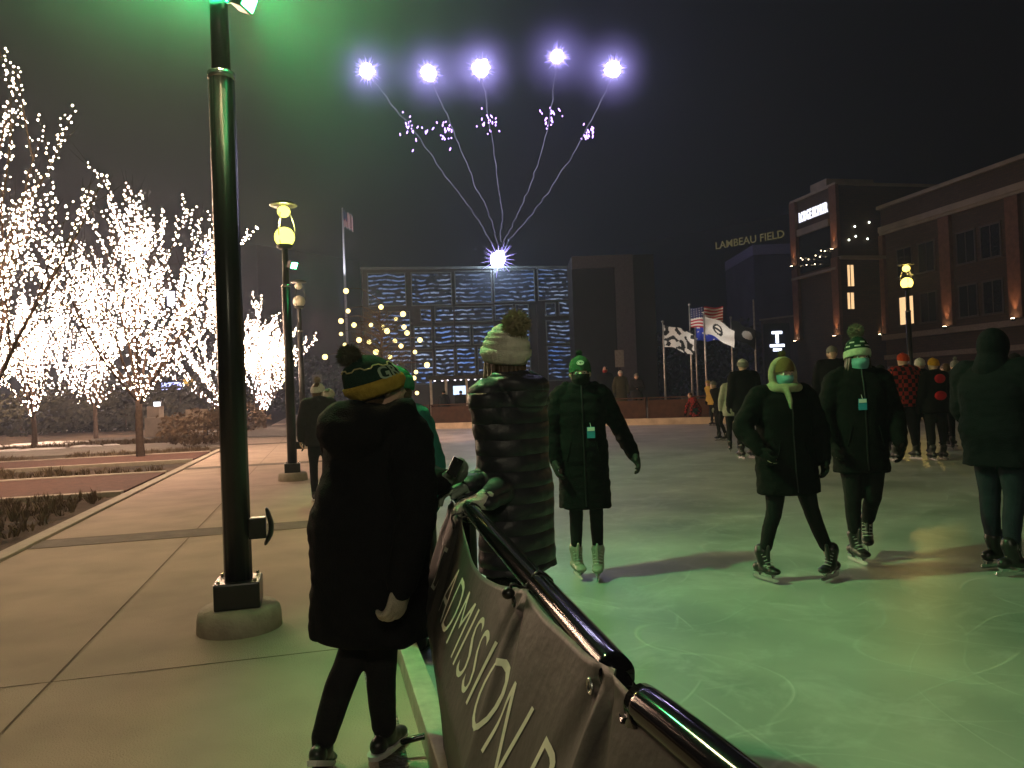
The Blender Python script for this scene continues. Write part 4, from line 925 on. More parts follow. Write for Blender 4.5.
# pylon sign
p0 = P(777, 342, 66); t = thing('pylon_sign', 'small pylon sign with glowing white T and bars, before the annex', 'sign', (p0.x, p0.y, 0)); zc = p0.z
bm = bmesh.new(); B2(bm, -1.1, 1.1, 0, .3, -.1, zc + 1.6); obj('panel', bm, mat('dark sign panel', (.03, .032, .05), .5), t)
WS = glow('white sign light', (.75, .82, 1), 4, 'NONE')
bm = text_mesh('T', 1.35, .02, bold=.05); bmesh.ops.rotate(bm, matrix=Matrix.Rotation(PI / 2, 3, 'X'), verts=bm.verts); bmesh.ops.translate(bm, vec=(-.42, -.04, zc - .05), verts=bm.verts); obj('letter', bm, WS, t)
for z, w_ in ((-.42, .62), (-.78, .36)): 
    bm = bmesh.new(); B2(bm, -w_, w_, -.05, -.01, zc + z, zc + z + .22); obj('lit_bar', bm, WS, t)

# ================================================================== flags
WH = mat('white flag cloth', (.75, .72, .68), .8, noise_amt=.05); RD = mat('red flag cloth', (.45, .03, .04), .8, noise_amt=.05); NB = mat('navy flag cloth', (.02, .03, .12), .8, noise_amt=.05); BL = mat('blue flag cloth', (.04, .07, .55), .8, noise_amt=.05); BK = mat('black flag cloth', (.02, .02, .02), .8, noise_amt=.05)
GREYP = mat('brushed flag pole', (.45, .44, .42), .35, .5, .7)
def flag(px, ybot, ytop, Y, w, h, label, paint, mats, dropx=0, fy=None, poleh=True, sag=.25, ph=0.0, group='flags on tall poles behind the rink'):
    b = G(px, 400); b = P(px, ybot, Y); base = V((b.x, b.y, -.03)); ztop = P(px, ytop, Y).z
    t = thing('flagpole', label, 'flag', base, 0, group)
    bm = bmesh.new(); tube(bm, [(0, 0, 0), (0, 0, ztop * .5), (0, 0, ztop)], [.085, .07, .045], 10, 1); obj('pole', bm, GREYP, t, True)
    bm = bmesh.new(); ell(bm, (0, 0, ztop + .06), .09, None, 10, 7); obj('finial', bm, GREYP, t, True)
    NX, NY = 39, 26; bm = bmesh.new(); g = []; zt = ztop - .15 - (fy or 0)
    for i in range(NX + 1):
        u = i / NX; row = []
        for j in range(NY + 1):
            v = j / NY; x = .06 + w * u * (1 - .06 * v); z = zt - h * v - sag * w * u ** 1.3 - .05 * math.sin(u * 9 + v * 2 + ph); y = .16 * math.sin(u * 8 + v * 2.5 + ph) * u ** .5 * w * .35 + .03 * math.sin(v * 9 + u * 5)
            row.append(bm.verts.new((x, y, z)))
        g.append(row)
    for i in range(NX):
        for j in range(NY): f = bm.faces.new((g[i][j + 1], g[i + 1][j + 1], g[i + 1][j], g[i][j])); f.material_index = paint(i, j, NX, NY)
    o = obj('flag', bm, mats[0], t, True)
    for m_ in mats[1:]: o.data.materials.append(m_)
    return t
def p_us(i, j, NX, NY):
    if i < NX * .4 and j < 14: return 3 - (1 if (i % 3 == 1 and j % 3 == 1) else 0) * 1 if False else (0 if (i % 3 == 1 and j % 3 == 1) else 2)
    return 1 if (j // 2) % 2 == 0 else 0
def p_blot(s, thr, ox=0): return lambda i, j, NX, NY: 1 if noise.noise(V((i * s + ox, j * s * 1.2, ox))) > thr else 0
def p_emblem(i, j, NX, NY): u, v = i / NX - .42, (j / NY - .5); return 1 if abs(math.hypot(u * 1.5, v) - .22) < .05 or (abs(v) < .05 and abs(u) < .12) else 0
FD = 50
flag(665, 380, 322, FD, 2.0, 1.4, 'pale flag with dark blotched emblem, flying lowest at the left of the flag group', p_blot(.14, .08), [WH, BK], sag=.35)
flag(692, 377, 305, FD + 1, 2.2, 1.35, 'striped red and white flag with a starry navy corner, highest of the flags', p_us, [WH, RD, NB], sag=.0, ph=1)
flag(697, 373, 321, FD + 3, 1.75, 1.2, 'bright blue flag hanging under the striped flag', p_blot(.2, .35, 5), [BL, WH], sag=.02, ph=2)
flag(706, 370, 313, FD - .5, 1.9, 1.15, 'white flag with a small dark ring emblem, overlapping the blue and striped flags', p_emblem, [WH, BK], sag=.55, ph=.4)
flag(733, 375, 318, FD + 2, 1.6, 1.2, 'dark flag with a pale patch, rightmost of the flag group', lambda i, j, NX, NY: 1 if (i - 25) ** 2 + (j - 12) ** 2 * 1.5 < 70 else 0, [BK, WH], sag=.5, ph=3)
p = P(757, 390, 57); bm = bmesh.new(); tube(bm, [(0, 0, 0), (0, 0, P(757, 300, 57).z)], [.09, .06], 10, 1); o = obj('pole', bm, GREYP, None, True, (p.x, p.y, 0)); tag(o, 'plain grey pole without a flag, between the flags and the hotel annex', 'pole')
ff = P(712, 400, 44)
for px, tgt in ((690, (680, 335)), (715, (712, 322)), (745, (728, 325))):
    a = P(px, 400, 43); a.z = .15
    t = thing('flag_spotlight', 'small ground spotlight aimed at the flags', 'spotlight', (a.x, a.y, 0), 0, 'ground spotlights below the flags')
    bm = bmesh.new(); tube(bm, [(0, -.1, .1), (0, .12, .26)], [.10, .12], 14, 1, roundcap=False); obj('housing', bm, POLE, t); bm = bmesh.new(); box(bm, (0, 0, .04), (.2, .2, .08)); obj('mount', bm, POLE, t)
    lamp('flag_beam', 'SPOT', (a.x, a.y + .2, .35), 900, (1, .95, .85), None, P(*tgt, FD + 1), .05, 26, .6)
# lone lit flag pole on the left
p = P(349, 395, 120); zt, zb = P(348, 208, 120).z, P(349, 272, 120).z
t = thing('flagpole', 'very tall lit white pole with a small limp striped flag, standing far left', 'flag', (p.x, p.y, 0))
bm = bmesh.new(); tube(bm, [(0, 0, 0), (0, 0, zb), (0, 0, zt)], [.22, .20, .12], 10, 1); obj('pole', bm, mat('white painted pole', (.8, .8, .8), .4), t, True)
bm = bmesh.new(); NX = 20; g = [[bm.verts.new((.1 + 1.5 * i / NX, .2 * math.sin(i * .8), zt - .3 - 2.4 * j / 13 - 1.0 * i / NX - .2 * math.sin(i * 1.1))) for j in range(14)] for i in range(NX + 1)]
for i in range(NX):
    for j in range(13): bm.faces.new((g[i][j + 1], g[i + 1][j + 1], g[i + 1][j], g[i][j])).material_index = (2 if i < 8 and j < 7 else j % 2)
o = obj('flag', bm, WH, t); o.data.materials.append(RD); o.data.materials.append(NB)
lamp('pole_uplight', 'SPOT', (p.x, p.y - 3, zb - 6), 12000, (.85, .85, 1), None, (p.x, p.y, zt - 1), .1, 34, .6)

# ================================================================== things beyond the rink
WOOD = mat('dark stained timber', (.07, .035, .02), .7, .2, noise_amt=.3, nscale=4, bump=.4)
fence_a = farL + nrm * 2.2; 
for k in range(8):
    a = fence_a + ed * (-1 + k * 2.6); b_ = a + ed * 2.5
    t = thing('plank_fence', 'low dark timber fence panel beyond the far edge of the rink', 'fence', (a.x, a.y, 0), ang, 'low timber fence panels beyond the rink')
    bm = bmesh.new(); B2(bm, .06, 2.44, -.04, .04, .08, .98); obj('boards', bm, WOOD, t)
    for x in (0, 2.44): bm = bmesh.new(); B2(bm, x, x + .06, -.06, .06, 0, 1.05); obj('post', bm, WOOD, t)
    bm = bmesh.new(); B2(bm, -.02, 2.52, -.08, .08, 1.05, 1.10); obj('top_rail', bm, WOOD, t)
kp = P(440, 395, 41); t = thing('kiosk', 'open kiosk with pale posts, small ceiling lights and a bright screen', 'kiosk', (kp.x, kp.y, 0), 0)
KX = 52 / 770 * 41; bm = bmesh.new(); B2(bm, -.7, KX, -.3, 3, 2.35, 2.55); obj('roof', bm, DARK, t)
for x in (-.45, .35, 1.45): bm = bmesh.new(); B2(bm, x - .06, x + .06, -.2, -.08, 0, 2.348); obj('post', bm, mat('white painted post', (.5, .48, .45), .6), t)
bm = bmesh.new(); B2(bm, -.6, KX, 2.6, 2.7, 0, 2.348); obj('back_wall', bm, DARK, t)
bm = bmesh.new(); B2(bm, -.6, KX, 0, .5, 0, 1.05); obj('counter', bm, WOOD, t)
bm = bmesh.new(); B2(bm, .62, 1.38, 1.2, 1.25, 1.52, 2.0); obj('screen', bm, glow('bright blue white screen', (.55, .72, 1), 1.6), t)
for k in range(8): bm = bmesh.new(); ell(bm, (-.3 + k * .36, rnd.uniform(0, 1), 2.31), (.06, .06, .03)); obj('ceiling_light', bm, glow('kiosk ceiling light', (.95, .85, .95), 3, 'NONE'), t)
# light board standing in the dark at right of centre
p = P(621, 395, 44); t = thing('notice_board', 'upright pale grey notice board standing in the dark behind the green-hatted skater', 'board', (p.x, p.y, 0)); z0, z1 = P(621, 367, 44).z, P(621, 350, 44).z
bm = bmesh.new(); B2(bm, -.25, .25, 0, .06, z0, z1); obj('panel', bm, mat('pale grey panel', (.2, .2, .2), .6), t); bm = bmesh.new(); B2(bm, -.04, .04, .07, .13, 0, z1); obj('post', bm, POLE, t)
# stage boxes beyond the rink
for k, px in enumerate((655, 668, 640, 690)):
    p = P(px, 405, 37 + k); t = thing('storage_crate', ('grey', 'flat grey', 'dark', 'small dark')[k] + ' crate standing behind the rink edge, ' + ('second from the left of the four', 'third from the left of the four', 'leftmost of the four', 'rightmost of the four')[k], 'crate', (p.x, p.y, 0)); 
    bm = bmesh.new(); B2(bm, -.4, .4, -.25, .25, 0, .55 + .12 * k, .02); obj('crate_body', bm, mat('grey plastic', (.09, .09, .09), .6), t); bm = bmesh.new(); B2(bm, -.43, .43, -.28, .28, .551 + .12 * k, .60 + .12 * k, .01); obj('lid', bm, mat('darker plastic', (.05, .05, .05), .6), t)

# ================================================================== left background
HEDGE = mat('dark evergreen leaves', (.045, .045, .03), .9, .1, noise_amt=.4, nscale=3)
def leafy(name, base, rx, ry, h, label, cat, n=1500, s=.09, m=None, group=None, seed=1, z0=0.0):
    r = random.Random(seed); t = thing(name, label, cat, base, 0, group); bm = bmesh.new()
    for k in range(n):
        d = V((r.gauss(0, 1), r.gauss(0, 1), r.gauss(0, 1))).normalized() * r.uniform(.55, 1.0) ** .5
        q = 1 + .35 * noise.noise(d * 2.2 + V((seed, 0, 0))); p = V((d.x * rx * q, d.y * ry * q, z0 + (d.z * .5 + .5) * (h - z0) * q))
        a = V((r.gauss(0, 1), r.gauss(0, 1), r.gauss(0, 1))).normalized() * s; b_ = a.orthogonal().normalized() * s * .7
        quad(bm, [p - a - b_ * .3, p + b_, p + a + b_ * .3, p - b_])
    obj('foliage', bm, m or HEDGE, t)
    bm = bmesh.new(); tube(bm, [(0, 0, -.05), (.03, 0, h * .4), (0, .02, h * .75)], [.06, .05, .02], 7, 2); obj('stem', bm, BARK, t, True)
    return t
for i, (px, Y, w_, h_) in enumerate(((20, 48, 5, 2.6), (75, 52, 4.5, 3.0), (125, 50, 4, 2.4), (180, 52, 4.5, 3.0), (210, 56, 4, 3.2), (150, 58, 5, 3.4))):
    leafy('hedge', gp(px, Y), w_, 1.2, h_, 'dark hedge mass behind the planting beds, number %s from the left edge' % ('one', 'two', 'three', 'five', 'six', 'four')[i], 'hedge', 1500, .16, seed=40 + i)
leafy('shrub', SW(-4.3, 31), 1.1, 3.2, 1.3, 'rounded dry shrub along the left edge of the walk beyond the tall lamp post', 'shrub', 1600, .07, mat('dry shrub twigs', (.11, .075, .045), .9), seed=50)
leafy('shrub', SW(-4.0, 42), 1.0, 3.5, 1.5, 'far dry shrub along the walk, beyond the nearer one', 'shrub', 1200, .08, mat('dry shrub twigs', (.11, .075, .045), .9), seed=51)
p = gp(170, 38); t = thing('planter_wall', 'long low concrete wall block behind the lit tree trunk', 'wall', p, .0)
bm = bmesh.new(); B2(bm, -1.3, .95, 0, .6, 0, 1.0, .02); obj('wall_block', bm, mat('weathered concrete', (.20, .17, .14), .9, nscale=2, bump=.3), t); bm = bmesh.new(); B2(bm, -1.5, -.9, .7, 1.3, 0, 1.55, .02); obj('end_pier', bm, mat('weathered concrete', (.20, .17, .14)), t)
p = gp(196, 36); t = thing('sign_board', 'square beige sign board standing at the end of the low concrete wall', 'sign', p, 0)
bm = bmesh.new(); B2(bm, -.52, .52, 0, .05, .42, 1.34, .006); obj('panel', bm, mat('beige sign panel', (.36, .30, .24), .7, noise_amt=.35, nscale=5), t)
for x in (-.45, .45): bm = bmesh.new(); B2(bm, x - .03, x + .03, .055, .11, 0, 1.3); obj('post', bm, POLE, t)
p = gp(157, 46); t = thing('display_pillar', 'small glowing white display beyond the low concrete wall', 'display', p); z = P(157, 409, 46).z
bm = bmesh.new(); B2(bm, -.3, .3, 0, .2, 0, z + .55); obj('case', bm, POLE, t); bm = bmesh.new(); B2(bm, -.2, .2, -.02, -.002, z - .35, z + .45); obj('screen', bm, glow('cool white screen', (.9, .95, 1), 2.5, 'NONE'), t)
p = gp(172, 70); t = thing('canopy_sign', 'distant pillar topped by a glowing blue white bar, between the lit trees', 'sign', p); z = P(172, 386, 70).z
bm = bmesh.new(); B2(bm, -.5, .5, 0, .5, 0, z - .3); obj('pillar', bm, mat('grey pillar', (.14, .13, .13)), t); bm = bmesh.new(); B2(bm, -.85, .85, -.1, .5, z - .3, z + .35); obj('lit_bar', bm, glow('blue white bar', (.45, .5, 1), 2.5, 'NONE'), t)
p = gp(174, 85); t = thing('banner_light', 'small violet white glowing panel on a mast between the lit trees', 'light panel', p); z = P(174, 298, 85).z
bm = bmesh.new(); tube(bm, [(0, .3, 0), (0, .3, z + .5)], [.12, .08], 8, 1); obj('mast', bm, POLE, t); bm = bmesh.new(); B2(bm, -.4, .4, 0, .2, z - .8, z + .8, .05); obj('panel', bm, glow('violet white panel', (.7, .68, 1), 3, 'NONE'), t)
p = gp(190, 66); t = thing('yellow_sign', 'small dull yellow sign on a post, right of the blue white bar', 'sign', p); z = P(190, 383, 66).z
bm = bmesh.new(); tube(bm, [(0, .1, 0), (0, .1, z)], [.06, .06], 8, 1); obj('post', bm, POLE, t); bm = bmesh.new(); B2(bm, -.55, .55, 0, .06, z - .35, z + .35); obj('panel', bm, glow('dull yellow panel', (.9, .5, .12), .8, 'NONE'), t)
p = gp(261, 75); t = thing('traffic_light', 'far traffic light showing red above the walk', 'traffic light', p); z = P(261, 402.5, 75).z
bm = bmesh.new(); tube(bm, [(0, .2, 0), (0, .2, 2.3)], [.07, .07], 8, 1); obj('post', bm, POLE, t); bm = bmesh.new(); B2(bm, -.25, .25, 0, .2, z - .3, z + .9, .03); obj('housing', bm, POLE, t); bm = bmesh.new(); ell(bm, (0, -.02, z), (.2, .08, .13)); obj('red_lens', bm, glow('red signal', (1, .04, .06), 4, 'NONE'), t)
p = gp(318, 70); t = thing('street_lamp', 'far small lamp at the end of the walk, left of the globe-hung tree', 'street lamp', p, 0); z = P(318, 383, 70).z
bm = bmesh.new(); tube(bm, [(0, 0, 0), (0, 0, 4)], [.06, .05], 8, 1); obj('pole', bm, POLE, t); bm = bmesh.new(); B2(bm, -.45, .45, -.1, .1, z - .8, z + .8, .03); obj('banner', bm, mat('dim grey panel', (.10, .10, .10)), t)
# dark trees beyond everything
for i, (px, Y, w_, h_) in enumerate(((300, 95, 7, 7), (345, 100, 6, 6), (640, 75, 5, 6.5), (690, 80, 6, 7), (735, 84, 6, 8), (225, 90, 8, 8))):
    leafy('evergreen_tree', gp(px, Y), w_, w_ * .6, h_, ('dark far tree at the end of the walk', 'dark far tree beneath the tall lit flagpole', 'dark far tree just right of the plain portal block', 'dark far tree behind the pale blotched flag', 'dark far tree behind the rightmost flag', 'dark far tree behind the tall lamp post')[i], 'tree', 1400, .3, seed=60 + i)
# ================================================================== barrier and banner
A_, B_ = V((-.192, 3.05, 0)), V((.150, 1.2, 0)); bd = (B_ - A_).normalized(); bn = V((bd.y, -bd.x, 0))     # bn points to the walk side
if bn.x > 0: bn = -bn
RZ = 1.055
GLOSS = mat('glossy black barrier tube', (.008, .008, .010), .10, .6, .2, noise_amt=.1)
def barrier(a, b, label, rad=.029, z=RZ):
    a, b = V((a[0], a[1], 0)), V((b[0], b[1], 0)); L = (b - a).length; rz = math.atan2(b.y - a.y, b.x - a.x)
    t = thing('barrier', label, 'barrier', (a.x, a.y, ICEZ), rz, 'black tube barriers along the rink'); H = z - ICEZ
    c = .09; bm = bmesh.new()
    tube(bm, [(.0, 0, .18), (.0, 0, H - c), (.012, 0, H - c * .45), (c * .45, 0, H - .012), (c, 0, H), (L / 2, 0, H), (L - c, 0, H), (L - c * .45, 0, H - .012), (L - .012, 0, H - c * .45), (L, 0, H - c), (L, 0, .18)], [rad] * 11, 20, 6)
    obj('top_rail', bm, GLOSS, t, True)
    bm = bmesh.new(); tube(bm, [(.02, 0, .2), (L - .02, 0, .2)], [.016, .016], 12, 1); obj('bottom_rail', bm, GLOSS, t, True)
    for x in (.15, L - .15): bm = bmesh.new(); tube(bm, [(x, -.28, .012), (x, -.1, .05), (x, 0, .19), (x, .1, .05), (x, .28, .012)], [.014] * 5, 8, 4); obj('foot', bm, GLOSS, t, True)
    return t
barrier(A_ , B_, 'black tube barrier under the hands of the woman in the puffer jacket')
C_ = B_ + V((.012, -.10, 0)); d2 = V((math.sin(math.radians(17)), -math.cos(math.radians(17)), 0)); barrier(C_, C_ + d2 * 1.9, 'nearest black tube barrier, at the bottom edge of the photo', z=1.058)
barrier(A_ - bd * 2.0, A_ - bd * .09, 'black tube barrier beyond the banner, behind the woman in the long black coat')
# banner surface: s runs along the rail towards the camera, z is the height
EDGE = [(1.06, -.25), (.80, -.30), (.66, -.14), (.5, .08), (.25, .06), (.10, .0)]
def s_left(z):
    for (z1, s1), (z0, s0) in zip(EDGE, EDGE[1:]):
        if z >= z0: k = (z - z0) / (z1 - z0); return s0 + (s1 - s0) * min(1.1, k)
    return EDGE[-1][1]
S_END = 3.2; SB = (B_ - A_).length
TIES = [(-.2, 1.055), (.12, 1.035), (1.30, 1.055), (1.90, 1.078), (2.5, 1.085)]
def bsurf(s, z, e=0.0):
    # the path bends where the next barrier section starts
    k = max(0, s - SB); blend = min(1, max(0, (s - SB + .25) / .5)); blend = blend * blend * (3 - 2 * blend)
    p = A_ + bd * s; q = B_ + V((.0, -.0, 0)) + d2 * (s - SB); p = p * (1 - blend) + q * blend
    o = .034 + .364 * max(0, min(1.06 - z, .42)) - .10 * max(0, .64 - z)
    # folds run down from each tie
    f = 0
    for i, (ts, tz) in enumerate(TIES):
        dx, dz = s - ts, tz - z
        if dz > 0:
            a = math.atan2(dx, dz + .03); f += .020 * math.exp(-(a / .10) ** 2) * math.exp(-dz / .5) - .016 * math.exp(-((a - .35) / .16) ** 2) * math.exp(-dz / .6) - .016 * math.exp(-((a + .38) / .18) ** 2) * math.exp(-dz / .6)
    f += .014 * noise.noise(V((s * 2.1, z * 1.4, 2))) + .006 * noise.noise(V((s * 5, z * 3, 7)))
    return V((p.x, p.y, 0)) + bn * (o + f * .72 + e) + V((0, 0, z))
def ztop(s):
    # the upper hem sags between its ties
    for (s0, z0), (s1, z1) in zip(TIES, TIES[1:]):
        if s0 <= s <= s1: k = (s - s0) / (s1 - s0); return z0 + (z1 - z0) * k - (.075 if s1 - s0 > .8 else (.01 if s1 < 1 else .012)) * math.sin(k * PI)
    return TIES[0][1] if s < TIES[0][0] else TIES[-1][1]
bm = bmesh.new(); NS, NZ = 190, 60; g = []
for i in range(NS + 1):
    row = []
    for j in range(NZ + 1):
        v = j / NZ; u = i / NS; sg = s_left(1.0) + u * (S_END - s_left(1.0)); zt_ = ztop(sg); z = zt_ * (1 - v) + .07 * v
        s_ = s_left(z); s_ = s_ + u * (S_END - s_); row.append(bm.verts.new(bsurf(s_, z)))
    g.append(row)
for i in range(NS):
    for j in range(NZ): bm.faces.new((g[i][j], g[i][j + 1], g[i + 1][j + 1], g[i + 1][j]))
VIN = mat('dark grey brown vinyl banner', (.058, .055, .053), .48, .35, noise_amt=.05, nscale=3, bump=.12, bscale=25)
ban = obj('banner', bm, VIN, None, True)
so = ban.modifiers.new('thickness', 'SOLIDIFY'); so.thickness = .0012; so.offset = 0
tag(ban, 'dark vinyl banner with thin white capitals, tied along the black barriers', 'banner')
# lettering
LET = mat('cream white print', (.72, .72, .62), .55, .3, noise_amt=.04)
bm = text_mesh('ADMISSION REQUIRED', .30, 0, width=None, cut=.02, bold=-.004)
xs = [v.co.x for v in bm.verts]; ys = [v.co.y for v in bm.verts]; W0 = max(xs); y0, y1 = min(ys), max(ys)
SA, SN, ZB, ZT_ = .22, 1.50, .690, .908
def tmap(v, s0=SA, sc_=1.0): return bsurf(s0 + v.x * sc_ + (v.y - y0) / (y1 - y0) * .12, ZB + (v.y - y0) / (y1 - y0) * (ZT_ - ZB), .0022)
adm = text_mesh('ADMISSION', .30); wA = max(v.co.x for v in adm.verts); adm.free(); k_ = (SN - SA) / wA
remap(bm, lambda v: tmap(v, SA, k_)); obj('lettering', bm, LET, ban)
bm = text_mesh('D', .30, 0, cut=.02, bold=-.004); w2 = max(v.co.x for v in bm.verts)
remap(bm, lambda v: tmap(v, -.13, k_ * .9)); obj('lettering', bm, LET, ban)
# eyelets and ties
for i, (s_, z_) in enumerate(TIES):
    if i == 0: continue
    if i == 3: s_, z_ = 1.85, 1.062
    c = bsurf(s_, z_ - .03, .003); M = Matrix((bd, V((0, 0, 1)), bd.cross(V((0, 0, 1))))).transposed()
    bm = bmesh.new()
    tube(bm, [c + bd * .011 * math.cos(a) + V((0, 0, 1)) * .011 * math.sin(a) for a in [2 * PI * q / 14 for q in range(15)]], [.0035] * 15, 6, 1, cap=False); obj('eyelet', bm, CHROME if i == 3 else POLE, ban, True)
    bm = bmesh.new()
    if i == 3: bm.free(); continue
    rp = A_ + bd * s_ if s_ < SB else B_ + d2 * (s_ - SB)
    tube(bm, [c, c + V((0, 0, .04)) + bn * .004, V((rp.x, rp.y, RZ)) + bn * .034, V((rp.x, rp.y, RZ + .034)), V((rp.x, rp.y, RZ)) - bn * .034, c + V((0, 0, .03)) - bn * .03], [.004] * 6, 6, 3)
    if i == 2: ell(bm, c + V((0, 0, .02)) + bn * .012, (.016, .016, .014))
    obj('cable_tie', bm, POLE, ban, True)
# ================================================================== the people
def K(c, n_=''): return mat('knit %s %s' % (n_, '_'.join('%02d' % int(x * 99) for x in c)), c, .95, .1, noise_amt=.2, nscale=30, bump=.8, bscale=220)
CREAM = K((.80, .77, .66)); GOLD = K((.50, .36, .06)); DGREEN = K((.02, .05, .035)); GREENK = K((.05, .115, .06)); GREYK = K((.22, .22, .21)); WHITEK = K((.6, .6, .55)); BLACKK = K((.015, .015, .016))
MTEAL = cloth('teal mask fabric', (.15, .34, .36), .8, .1); MBLACK = cloth('black mask fabric', (.01, .01, .01), .8, .1)
BROWNH = mat('brown hair', (.09, .055, .03), .5, .4, noise_amt=.5, nscale=60); DARKH = mat('dark hair', (.02, .014, .01), .5, .4, noise_amt=.4, nscale=60); BLOND = mat('blond hair', (.35, .27, .15), .5, .4, noise_amt=.4, nscale=60)
PUFF = cloth('charcoal puffer nylon', (.024, .024, .032), .45, .15, .4)
def _q():
    nt = PUFF.node_tree; n = nt.nodes; b = n['Principled BSDF']; tc = [x for x in n if x.type == 'TEX_COORD'][0]; bp = [x for x in n if x.type == 'BUMP'][0]
    sp = n.new('ShaderNodeSeparateXYZ'); nt.links.new(tc.outputs['Object'], sp.inputs[0]); nz = n.new('ShaderNodeTexNoise'); nz.inputs['Scale'].default_value = 5; nt.links.new(tc.outputs['Object'], nz.inputs['Vector'])
    def M(o, a, c): x = n.new('ShaderNodeMath'); x.operation = o; nt.links.new(a, x.inputs[0]); (nt.links.new(c, x.inputs[1]) if not isinstance(c, float) else setattr(x.inputs[1], 'default_value', c)); return x.outputs[0]
    h = M('POWER', M('ABSOLUTE', M('SINE', M('MULTIPLY', M('ADD', sp.outputs[2], M('MULTIPLY', nz.outputs['Fac'], .018)), 45.0), 0.0), 0.0), .45)
    b2 = n.new('ShaderNodeBump'); b2.inputs['Strength'].default_value = .6; b2.inputs['Distance'].default_value = .016; nt.links.new(h, b2.inputs['Height']); nt.links.new(bp.outputs['Normal'], b2.inputs['Normal']); nt.links.new(b2.outputs['Normal'], b.inputs['Normal'])
_q()
SKB = mat('black skate leather', (.014, .014, .015), .35, .5); SKG = mat('grey white skate leather', (.26, .25, .22), .5, .4, noise_amt=.3)
JEANS = cloth('dark blue jeans', (.02, .025, .04)); NAVY = cloth('dark navy coat', (.008, .009, .013), spec=.08); OLIVE = cloth('olive coat cloth', (.06, .06, .03)); DGREY = cloth('dark grey coat', (.02, .02, .022))
def plaid():
    m = cloth('red and black plaid', (.25, .02, .02)); nt = m.node_tree; n = nt.nodes; b = n['Principled BSDF']; tc = [x for x in n if x.type == 'TEX_COORD'][0]
    ck = n.new('ShaderNodeTexChecker'); ck.inputs['Scale'].default_value = 14; ck.inputs['Color1'].default_value = (.30, .025, .02, 1); ck.inputs['Color2'].default_value = (.02, .012, .012, 1)
    nt.links.new(tc.outputs['Object'], ck.inputs['Vector']); nt.links.new(ck.outputs[0], b.inputs['Base Color']); return m
PLAID = plaid()
def kid(root, nm): return [o for o in root.children if o.name.startswith(nm)][0]
# woman in the long black coat on the walk, back to the camera -------------------------------------------
def ex_w1(root, T, surf, B, Z, co):
    hat = kid(root, 'knit_hat')
    n_ = 48; pts = [surf(2 * PI * k / n_, .098 + (.008 if k % 6 < 3 else -.002), .008) for k in range(n_ + 1)]
    bm = bmesh.new(); tube(bm, pts, [.0032] * len(pts), 5, 1, cap=False); obj('zigzag_line', bm, mat('pale gold yarn', (.45, .42, .2)), hat)
    bm = text_mesh('GREEN', .05, 0, cut=.006, bold=.001)
    remap(bm, lambda v: surf(math.radians(0) + (v.x / .075), .050 + v.y * 1.25, .010)); obj('lettering', bm, mat('pale green yarn', (.30, .42, .30)), hat)
w1, s1 = person(376, 765, 327, 'woman in long black coat and dark green hat with yellow cuff, back turned', yaw=-28, coatc=BLACK, hem=.52, hemw=.27, bulk=1.12, belly=1.17, shz=1.35,
       legs=[((-.10, .03, .49), (-.20, -.10, .085)), ((.00, .07, .47), (-.03, .10, .085))], lean=.15, shoe='shoe', headyaw=-32, headpitch=8,
       arms=[(V(P(418, 478, 3.45)), V(P(441, 481, 3.20))), ((.34, -.12, 1.06), (.31, -.20, .80))], gloves=(K((.25, .30, .25)), K((.55, .50, .40))), curl=((.9, V((.8, .0, .25)), V((0, .5, .8))), .75), hat=DGREEN, cuff=GOLD, pom=K((.10, .10, .07)), hatkw=dict(cuffh=.05, tall=.02, pr=.052, back=.35, fat=1.2, pomy=-.03, pomz=-.03, low=.0), hair=BROWNH, hood=1.25, extra=ex_w1,  # green light put into the colour of the left glove
       footyaw=(25, 5), foott=(-.45, 0), legw=1.1)
# the phone she holds up
p = P(455, 467, 3.12); t = thing('phone', 'small dark phone held up in the green-lit glove of the woman in black', 'phone', p, math.radians(20))
bm = bmesh.new(); box(bm, (0, 0, 0), (.045, .009, .075), 0, .003); bm.transform(Matrix.Rotation(.5, 4, 'Y')); obj('phone_case', bm, mat('black phone', (.01, .01, .012), .2, .5), t)
bm = bmesh.new(); ell(bm, (.012, -.006, .026), (.005, .003, .005)); obj('camera_lens', bm, GLASS, t, True)
